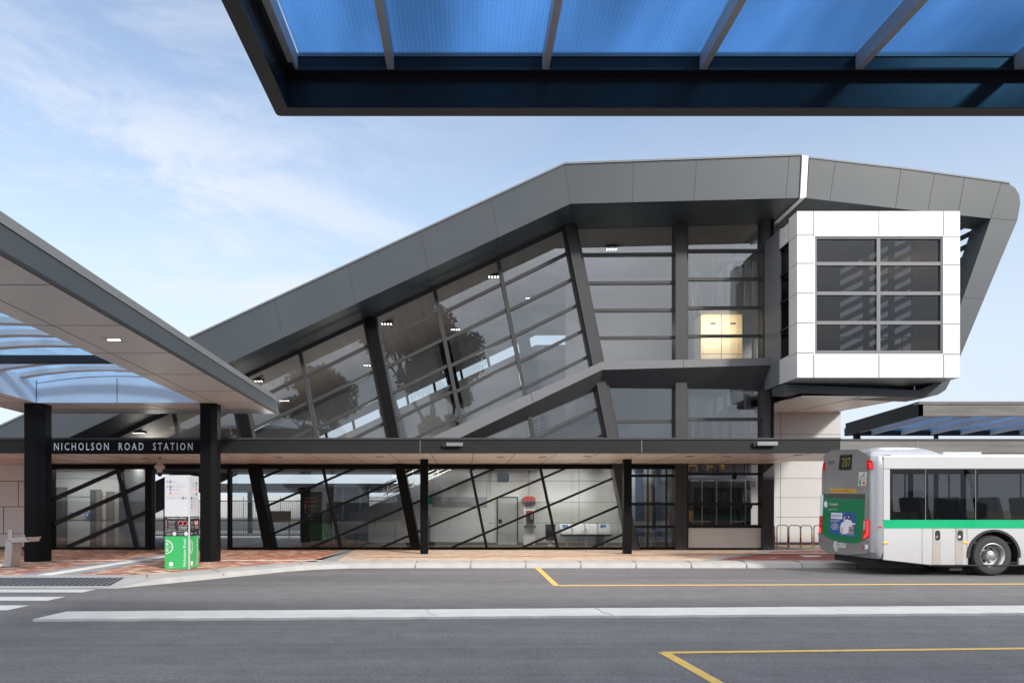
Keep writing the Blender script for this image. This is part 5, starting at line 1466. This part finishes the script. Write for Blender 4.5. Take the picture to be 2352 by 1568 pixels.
# ================================================================== HOOP RAILS
yel = mat("yellow reflective band", (0.85, 0.45, 0.03), 0.45); rdb = mat("red reflective band", (0.42, 0.035, 0.04), 0.45)
def hoop(x0, x1, y, label):
    t = thing("hoop_rail", ((x0 + x1) / 2, y, .15), label, "hoop rail", "steel hoop rails by the white wall")
    zt_ = .15 + .83
    r = .1
    pts = [(x0, y, .15), (x0, y, zt_ - r)]
    for k in range(1, 7):
        a = math.pi - k * math.pi / 12; pts.append((x0 + r + r * math.cos(a), y, zt_ - r + r * math.sin(a)))
    for k in range(0, 7):
        a = math.pi / 2 - k * math.pi / 12; pts.append((x1 - r + r * math.cos(a), y, zt_ - r + r * math.sin(a)))
    pts.append((x1, y, .15))
    MB().tube(pts, .019, 10).build("rail", M['steel'], t, smooth=True)
    for x in (x0, x1):
        MB().tube([(x, y, .21), (x, y, .32)], .0215, 10, cap=False).build("yellow_band", yel, t, smooth=True)
        MB().tube([(x, y, .32), (x, y, .56)], .0215, 10, cap=False).build("red_band", rdb, t, smooth=True)
        MB().tube([(x, y, .56), (x, y, .68)], .0215, 10, cap=False).build("yellow_band", yel, t, smooth=True)
hoop(X_(1756, 25.6), X_(1782, 25.6) + .03, 25.75, "steel hoop rail half hidden by the station's right corner post")
hoop(X_(1784.5, 25.3), X_(1809.5, 25.3), 25.3, "steel hoop rail nearest the station's right corner post, fully seen")
hoop(X_(1812, 24.9), X_(1838.3, 24.9), 24.9, "middle steel hoop rail in front of the white wall")
hoop(X_(1841, 24.7), X_(1866.5, 24.7), 24.75, "steel hoop rail just left of the bus, banded red and yellow")
hoop(X_(1869.5, 25.1), X_(1896, 25.1), 25.1, "steel hoop rail partly hidden behind the rear of the bus")

# ================================================================== CAMERAS UNDER THE CANOPY
def ptz(px, py0, py1, d, label, top, s=1.0):
    q = P(px, py0, d)
    t = thing("security_camera", (q.x, d, top), label, "camera")
    z0 = Z_(py0, d); h = (py1 - py0) * d / F
    MB().tube([(q.x, d, top), (q.x, d, z0 - h * .25)], .035 * s, 12).build("stem", M['frame_lt'], t, smooth=True)
    cm = mat("beige camera shell", (.50, .44, .41), .4)
    MB().lathe((q.x, d, z0 - h), [(0.0, .1 * h), (.06 * s, .12 * h), (.075 * s, .3 * h), (.075 * s, .38 * h), (.15 * s, .52 * h), (.155 * s, .6 * h), (.09 * s, .72 * h), (.05 * s, .9 * h), (.03 * s, h)], 24).build("shell", cm, t, smooth=True)
    MB().lathe((q.x, d, z0 - h), [(0, 0), (.05 * s, .02 * h), (.068 * s, .14 * h), (.07 * s, .30 * h)], 20).build("dome", M['navy'], t, smooth=True)
ptz(367, 1055, 1094, 20.6, "beige dome security camera hanging from the canopy above the sign pillar", 3.15)
ptz(1216, 1066, 1084, 26.2, "small pale dome camera hanging above the payphone inside the glass", 3.3, .75)
ptz(529, 990, 1000, 24.6, "tiny white camera inside the glass just right of the right shelter post", Z_(985, 24.6), .5)

# ================================================================== INSIDE THE GLASS
fl = .15
# payphone
PX0, PX1, DPH = X_(1203, 26.7), X_(1229.5, 26.7), 26.7
PH = thing("payphone", ((PX0 + PX1) / 2, DPH, fl), "payphone with a red hood inside the glass beside the grey door", "payphone")
mr_ = mat("red phone hood", (0.36, 0.05, 0.04), 0.35)
MB().rect(1203, 1156, 1229, 1250.5, DPH, DPH + .28).build("backboard", M['steel_panel'], PH)
MB().slab([(1202, 1156), (1202, 1144), (1208, 1139), (1223, 1139), (1230, 1144), (1230, 1156)], DPH - .15, DPH + .28).build("hood", mr_, PH)
MB().rect(1203, 1151, 1229.5, 1156.5, DPH - .155, DPH - .15).build("hood_band", mat("blue band", (.03, .045, .09), .4), PH)
MB().rect(1209, 1173, 1227, 1204, DPH - .12, DPH).build("phone_body", M['black'], PH, bevel=.01)
MB().rect(1209, 1172, 1222, 1178, DPH - .13, DPH - .12).build("phone_label", mr_, PH)
MB().rect(1219, 1178, 1224, 1192, DPH - .15, DPH - .12).build("handset", M['frame_lt'], PH, bevel=.008)
MB().rect(1204, 1206, 1231, 1210, DPH - .2, DPH).build("shelf", M['frame_gr'], PH)
for y in (1159, 1165): MB().rect(1206, y, 1226, y + 2, DPH - .006, DPH).build("notice", M['frame_lt'], PH)
# bin
q = P(1264, 1246, 26.4)
BN = thing("litter_bin", (q.x, 26.4, fl), "dark round litter bin inside the glass between payphone and bench", "bin")
MB().lathe((q.x, 26.4, fl), [(.17, .22), (.19, .3), (.19, .78), (.21, .79), (.21, .84), (.15, .84)], 24).build("drum", M['frame_dk'], BN, smooth=40)
MB().lathe((q.x, 26.4, fl), [(.14, 0), (.14, .03), (.05, .06), (.05, .22)], 16).build("pedestal", M['steel'], BN)
# bench
BE = thing("bench", (X_(1342, 26.4), 26.4, fl), "four seat perforated steel bench inside the glass against the white wall", "bench")
x0, x1 = X_(1288, 26.2), X_(1408, 26.2)
w = (x1 - x0) / 4
perf = mat("perforated steel", (0.36, 0.37, 0.38), 0.4, metal=0.7, var=.3, scale=40)
for i in range(4):
    a, b = x0 + i * w + .02, x0 + (i + 1) * w - .02
    MB().hexa([(a, 26.1, fl + .44), (b, 26.1, fl + .44), (b, 26.55, fl + .42), (a, 26.55, fl + .42), (a, 26.1, fl + .47), (b, 26.1, fl + .47), (b, 26.55, fl + .45), (a, 26.55, fl + .45)]).build("seat", perf, BE, bevel=.01)
    MB().hexa([(a, 26.52, fl + .46), (b, 26.52, fl + .46), (b, 26.56, fl + .46), (a, 26.56, fl + .46), (a, 26.68, fl + .86), (b, 26.68, fl + .86), (b, 26.71, fl + .86), (a, 26.71, fl + .86)]).build("backrest", perf, BE, bevel=.01)
for i in range(5):
    a = x0 + i * w
    if i in (0, 2, 4): MB().tube([(a, 26.15, fl + .45), (a, 26.15, fl + .66), (a, 26.45, fl + .66), (a, 26.5, fl + .45)], .014, 8).build("armrest", M['steel'], BE, smooth=True)
for a in (x0 + .25, x0 + 2 * w, x1 - .25): MB().tube([(a, 26.35, fl), (a, 26.35, fl + .43)], .025, 8).build("leg", M['steel'], BE)
MB().box(x0, x1, 26.3, 26.36, fl + .38, fl + .43).build("beam", M['frame_gr'], BE)
for a in (x0 + .12, x0 + 3 * w + .1):
    s = MB().box(a, a + .22, 26.60, 26.612, fl + .72, fl + .82).build("priority_sign", blue_p, BE); s.rotation_euler = (0, 0, 0)
# screen
sc_ = thing("wall_screen", P(1156, 1104, 26.95), "dark square screen fixed on the white wall above the grey door", "screen")
MB().rect(1143, 1086, 1169, 1105, 26.88, 26.995).build("housing", M['frame_dk'], sc_, bevel=.01)
MB().rect(1145, 1088, 1167, 1103, 26.872, 26.879).build("display", M['navy'], sc_)
# green exit-like sign by post and poster
tb = thing("wall_notice", P(1012, 1190, 26.9), "narrow green and white notice on the wall right of the thin left post", "notice")
MB().rect(984, 1138, 993, 1157, 26.87, 26.9).build("green_part", mat("notice green", (0.0, .32, .16), .4), tb)
MB().rect(984, 1158, 993, 1186, 26.87, 26.9).build("white_part", M['white_clad'], tb)
# conditions of entry panel
DPN = 25.2
IP = thing("information_panel", (X_(724, DPN), DPN, fl), "tall black panel headed Conditions of Entry standing inside the glass", "information panel")
MB().rect(693, 1134, 756, 1256.7, DPN, DPN + .18).build("board", black_p, IP)
MB().rect(685, 1120.5, 770, 1134, DPN - .01, DPN + .2).build("header", M['black'], IP)
def ip(b, x0_, x1_, y, h): return letters("lettering", b, (X_((x0_ + x1_) / 2, DPN), DPN, Z_(y, DPN)), UXF, UZ, h * DPN / F, M['text_white'], IP, width=(x1_ - x0_) * DPN / F)
ip("Conditions of Entry", 701, 729, 1143, 2.7); ip("NO SMOKING\nNO VAPING", 715, 729, 1151, 1.7)
ip("Please keep off\nthe tracks and\nstand clear of\nmoving trains", 705.5, 727, 1162, 1.1); ip("Keep exits clear\nat all times", 705.5, 725, 1169, 1.1); ip("CCTV cameras\nin use here", 705.5, 723, 1175, 1.1)
ip("You must carry\na valid ticket\nand show it\nwhen asked", 705.5, 724, 1183, 1.1); ip("Supervise your\nchildren", 705.5, 724, 1192, 1.1)
for x_, y_, mm_ in ((703, 1151, red_p), (710, 1151, red_p), (701.5, 1159, rose), (701.5, 1162.5, rose), (701.5, 1166, rose), (701.5, 1170, red_p), (701.5, 1175, green_p)):
    r = 3.0 if y_ == 1151 else 1.6
    MB().rect(x_ - r, y_ - r, x_ + r, y_ + r, DPN - .004, DPN).build("pictogram", mm_, IP, bevel=.01)
# second panel and gates
GP = thing("platform_sign", (X_(759, 26.5), 26.5, fl), "slim sign post, black above and green below, inside the glass right of the black panel", "sign")
MB().rect(753, 1192, 765, 1216, 26.5, 26.7).build("upper_panel", black_p, GP); MB().rect(753, 1216, 765, 1251, 26.5, 26.7).build("lower_panel", mat("dim green panel", (.0, .16, .08), .4), GP)
for xa, xb, lb in ((771, 786, "dark steel gate post left of the ticket gates inside the glass"), (812, 826, "dark steel gate post against the foot of the stair")):
    t = thing("gate_post", (X_((xa + xb) / 2, 26), 26, fl), lb, "gate post", "gate posts inside the glass")
    MB().rect(xa, 1120, xb, 1252.5, 26.0, 26.2).build("post", M['frame_dk'], t); MB().rect(xa + 2, 1180, xb - 2, 1190, 25.97, 26.0).build("reader", M['frame_gr'], t)
# wall signs in the left room
for x0_, y0_, x1_, y1_, mm_, lb, nm in ((141.5, 1126, 150, 1142, 'g', "small green exit sign on the wall inside the left glass bay", "exit_sign"), (160, 1176, 167, 1185, 'b', "small blue door sign left of the dark doorway", "door_sign"),
                                    (196, 1176, 204, 1187, 'b', "larger blue door sign beside the dark doorway's left edge", "door_sign"), (281, 1161, 301, 1185, 'o', "orange poster on the far end of the wall inside the left glass bay", "poster")):
    d = 26.22
    t = thing(nm, P((x0_ + x1_) / 2, y1_, d), lb, nm.replace('_', ' '))
    MB().rect(x0_, y0_, x1_, y1_, d, d + .08).build("board", {'g': mat("exit green", (0, .3, .15), .4), 'b': blue_p, 'o': mat("orange print", (.75, .16, .03), .4)}[mm_], t)
    MB().rect(x0_ + 2, y0_ + 3, x1_ - 2, y0_ + 4.5, d - .004, d).build("symbol", M['text_white'], t)
    MB().rect(x0_ + 2.5, (y0_ + y1_) / 2, x1_ - 2.5, (y0_ + y1_) / 2 + 2, d - .004, d).build("symbol", M['text_white'], t)

# ceiling lights in the station
z0r, xbr, mr2 = Z_(468, DF), X_(1310, DF), .465
def ceil_lamp(px, py, label, s=1.0):
    dd = (z0r - xbr * mr2 - EYE) * F / ((CY - py) - mr2 * (px - CX))
    if (px - CX) * dd / F > xbr: dd = (z0r - EYE) * F / (CY - py)
    dd = max(24.35, min(31.5, dd)); x = X_(px, dd)
    z = (z0r - (xbr - x) * mr2 if x < xbr else z0r) - .035
    t = thing("ceiling_light", (x, dd, z), label, "ceiling light", "lit downlights under the station roof")
    MB().box(x - .24, x + .24, dd - .12, dd + .12, z - .06, z + .03).build("tray", M['frame_gr'], t)
    f = MB()
    for i in (-1.5, -.5, .5, 1.5):
        for j in (-.5, .5): f.lathe((x + i * .11, dd + j * .11, z - .064), [(0, 0), (.028, 0), (.028, .003)], 8)
    f.build("lens", M['lamp_white'], t)
for px, py, lb in ((888, 738, "lit downlight cluster just right of the long black raking post"), (1134, 630, "lit downlight cluster at the top right of the second tall pane from the bend"), (590, 869, "lit downlight cluster above the tip of the left shelter"),
                   (653, 915, "lit downlight cluster right of the left shelter's corner"), (1405, 567, "lit downlight cluster at the top of the pane right of the grey raking post"), (1378, 674, "lit downlight cluster left of centre in the wide pane right of the grey raking post"),
                   (1500, 674, "lit downlight cluster right of centre in the wide pane right of the grey raking post"), (1218, 680, "lit downlight cluster in the pane left of the grey raking post"), (1046, 752, "lit downlight cluster behind the reflected tree crown"),
                   (846, 834, "lit downlight cluster just left of the long black raking post"), (318, 988, "lit downlight cluster above the station name")):
    ceil_lamp(px, py, lb)
# soft light from those fittings
for x, y, z, e_ in ((X_(1440, 27), 27.5, 8.6, 12), (X_(1150, 27), 26.5, 6.4, 60), (X_(880, 27), 26.5, 4.9, 75), (X_(640, 27), 26.2, 3.9, 60), (X_(380, 27), 26.2, 3.75, 30)):
    la = bpy.data.lights.new("station_lamp", 'POINT'); la.energy = e_; la.color = (1, .93, .84); la.shadow_soft_size = 0.35
    lo = bpy.data.objects.new("station_lamp", la); COL.objects.link(lo); lo.location = (x, y, z)
for x, y, z, e_ in ((X_(230, 25), 25.2, 3.1, 28), (X_(1190, 25.5), 25.1, 3.1, 100)):
    la = bpy.data.lights.new("concourse_lamp", 'AREA'); la.energy = e_; la.color = (1, .94, .86); la.shape = 'RECTANGLE'; la.size = 8.5 if e_ > 60 else 4.0; la.size_y = .6
    lo = bpy.data.objects.new("concourse_lamp", la); COL.objects.link(lo); lo.location = (x, y, z)

# ================================================================== PLATFORM SIDE, SEEN THROUGH THE GLASS
FW = thing("boundary_wall", (-18, 46, 0), "long pale wall beyond the platform, seen through the glass", "wall")
MB().box(-46, 30, 46, 46.3, 0, 2.45).build("wall", M['white_clad'], FW)
m = MB()
for k in range(30): m.box(-45 + k * 2.5, -44.96 + k * 2.5, 45.985, 46.01, 0, 2.45)
m.build("panel_joint", M['joint_pale'], FW)
MB().box(-46, 30, 45.86, 45.98, 0, 1.0).build("plinth", M['int_mid'], FW)
PC = thing("platform_canopy", (-16, 40, 0), "dark flat platform roof beyond the concourse, seen through the glass", "canopy")
MB().box(-34, -3, 39, 43, 2.62, 3.05).build("roof", M['int_dark'], PC)
for xx in (-27, -20, -13, -6.5): MB().box(xx - .12, xx + .12, 41, 41.24, 0, 2.62).build("column", M['frame_gr'], PC)
PF = thing("mesh_fence", (-16, 35, 0), "dark wire mesh fence along the platform, seen through the glass", "fence")
m = MB()
for k in range(0, 250): m.box(-28 + k * .1, -28 + k * .1 + .012, 35, 35.01, .2, 2.0)
for k in range(0, 18): m.box(-28, -3, 35.01, 35.02, .2 + k * .1, .212 + k * .1)
m.build("mesh", M['frame_gr'], PF)
for k in range(11): MB().tube([(-28 + k * 2.5, 35.05, 0), (-28 + k * 2.5, 35.05, 2.1)], .035, 8).build("post", M['frame_dk'], PF)
m = MB()
for z in (.25, 1.0, 2.0): m.tube([(-28, 35.05, z), (-3, 35.05, z)], .025, 6)
m.build("rail", M['frame_dk'], PF)
AR = thing("billboard", P(643, 1198, 34), "orange and sand coloured landscape billboard behind the mesh fence", "billboard")
MB().rect(618, 1173, 668, 1199, 34, 34.06).build("frame", mat("ochre frame", (.50, .25, .05), .5), AR)
MB().rect(622, 1177, 661, 1196, 33.98, 34.0).build("picture", mat("sand print", (.62, .42, .24), .5, var=.25, scale=2, vcol=(.55, .28, .08)), AR)
for xx in (622, 664): MB().rect(xx - 1, 1199, xx + 1, 1240, 34, 34.05).build("leg", M['frame_gr'], AR)
struct("platform", MB().box(-60, 30, 34.2, 45.9, -.3, .12), M['kerb'])

# ================================================================== TREES BEHIND THE VIEWER (mirrored in the glass)
bark = mat("gum tree bark", (0.20, 0.17, 0.14), 0.9, var=.3, scale=3, stretch=(4, 4, .6))
def leafmat(name, a, b):
    m = mat(name, a, 0.6, var=.3, scale=.5, vcol=b); return m
leaf_a = leafmat("gum leaves", (0.030, 0.045, 0.018), (0.075, 0.095, 0.035))
leaf_b = leafmat("shrub leaves", (0.030, 0.05, 0.018), (0.07, 0.10, 0.03))
def gum(name, base, h, spread, seed, nleaf, label, group, leaf=leaf_a):
    r = random.Random(seed)
    t = thing(name, base, label, "tree", group)
    B0 = Vector(base); tr = MB(); tips = []
    def branch(p, dvec, length, rad_, lvl):
        pts = [p]; q = p.copy(); dv = dvec.normalized(); n = 5
        for i in range(n):
            dv = (dv + Vector((r.uniform(-.22, .22), r.uniform(-.22, .22), r.uniform(-.05, .16)))).normalized()
            q = q + dv * length / n; pts.append(q.copy())
        tr.tube(pts, rad_ * .85, n=7 if lvl < 2 else 5, r2=rad_ * .55, cap=False)
        if lvl >= 3:
            if r.random() < .78: tips.append((pts[-1], length * r.uniform(.6, 1.3)))
            if r.random() < .4: tips.append((pts[3], length * r.uniform(.4, .9)))
            return
        if lvl == 2 and r.random() < .5: tips.append((pts[2], length * .5))
        if lvl == 1 and r.random() < .6: tips.append((pts[r.choice((1, 3))], length * .35))
        k = (5, 4, 4)[lvl]
        for i in range(k):
            a = 2 * math.pi * (i + r.uniform(-.3, .3)) / k
            out = Vector((math.cos(a), math.sin(a), 0)) * spread * r.uniform(.6, 1.1) + Vector((0, 0, r.uniform(.15, 1.35)))
            branch(pts[-1] if i else pts[-2], (dv * .45 + out), length * r.uniform(.58, .78), rad_ * .52, lvl + 1)
    branch(B0, Vector((.08, 0, 1)), h * .33, h * .019, 0)
    tr.build("trunk", bark, t, smooth=60)
    vs, fs = [], []
    for i in range(nleaf):
        c, ln = tips[r.randrange(len(tips))]
        R_ = min(h * .068, ln * .8) * (r.random() ** .45)
        a, b = r.uniform(0, 2 * math.pi), math.acos(r.uniform(-1, 1))
        c = c + Vector((math.sin(b) * math.cos(a), math.sin(b) * math.sin(a), math.cos(b) * .7)) * R_
        s = r.uniform(.12, .27) * h / 22
        d1 = Vector((r.uniform(-1, 1), r.uniform(-1, 1), r.uniform(-1.6, .2))).normalized(); d2 = d1.orthogonal().normalized()
        ang = r.uniform(0, 6.28); d2 = (d2 * math.cos(ang) + d1.cross(d2) * math.sin(ang))
        n0 = len(vs); vs += [c - d1 * s * 1.3, c + d2 * s * .45, c + d1 * s * 1.3, c - d2 * s * .45]; fs.append((n0, n0 + 1, n0 + 2, n0 + 3))
    cr = MB(); cr.v = vs; cr.f = fs
    cr.build("crown", leaf, t)
    return t
gum("gum_tree", (-3.0, -22, 0), 27, .66, 11, 36000, "tall spreading gum tree mirrored in the tall raking panes", "gum trees mirrored in the glass")
gum("gum_tree", (-14.5, -24, 0), 20, .60, 23, 20000, "slimmer gum tree mirrored in the panes beside the left shelter", "gum trees mirrored in the glass")
gum("gum_tree", (8, -36, 0), 12, .55, 31, 7000, "small gum tree mirrored low in the panes near the bend of the front", "gum trees mirrored in the glass")
for i, (x, y, h) in enumerate(((-30, -34, 9), (-22, -40, 8), (18, -42, 9), (27, -38, 8))):
    gum("shrub_tree", (x, y, 0), h, .8, 50 + i, 4000, ("bushy low tree at the far west of the row mirrored in the glass", "second bushy low tree from the west mirrored in the glass", "bushy low tree east of the small gum mirrored in the glass", "bushy low tree at the far east mirrored in the bus windows")[i], "low trees mirrored in the glass", leaf_b)
for i, (x, y, h, lb) in enumerate(((-15, -13, 6.0, "bushy shrub tree nearest the left shelter's side of the road behind"), (-8.5, -15, 5.4, "bushy shrub tree added to block low sky, mirrored left of the sign pillar"), (-1.5, -14, 6.2, "bushy shrub tree added to block low sky, mirrored below the tall gum"),
                               (5.5, -15.5, 5.6, "bushy shrub tree added to block low sky, mirrored right of the payphone"), (12.5, -14, 6.4, "bushy shrub tree added to block low sky, mirrored in the lift lobby glass"), (20, -15, 5.8, "bushy shrub tree added to block low sky, mirrored in the bus windows"))):
    gum("shrub_tree", (x, y, 0), h, 1.0, 80 + i, 5000, lb, "shrub trees added to block low sky light", leaf_b)  # row added behind the viewer to keep low sky light off the road
FE = thing("metal_fence", (0, -46, 0), "grey corrugated fence across the road, mirrored in the ground floor glass and bus windows", "fence")
m = MB(); zz = []
for k in range(480): zz.append((-60 + k * .25, -46 + (.05 if k % 2 else 0)))
m.strip([(x, y, 0) for x, y in zz], [(x, y, 2.6) for x, y in zz])
m.build("sheet", M['int_mid'], FE)
m = MB()
for k in range(41): m.box(-60 + k * 3 - .05, -60 + k * 3 + .05, -46.12, -46.02, 0, 2.6)
m.build("post", M['frame_gr'], FE)
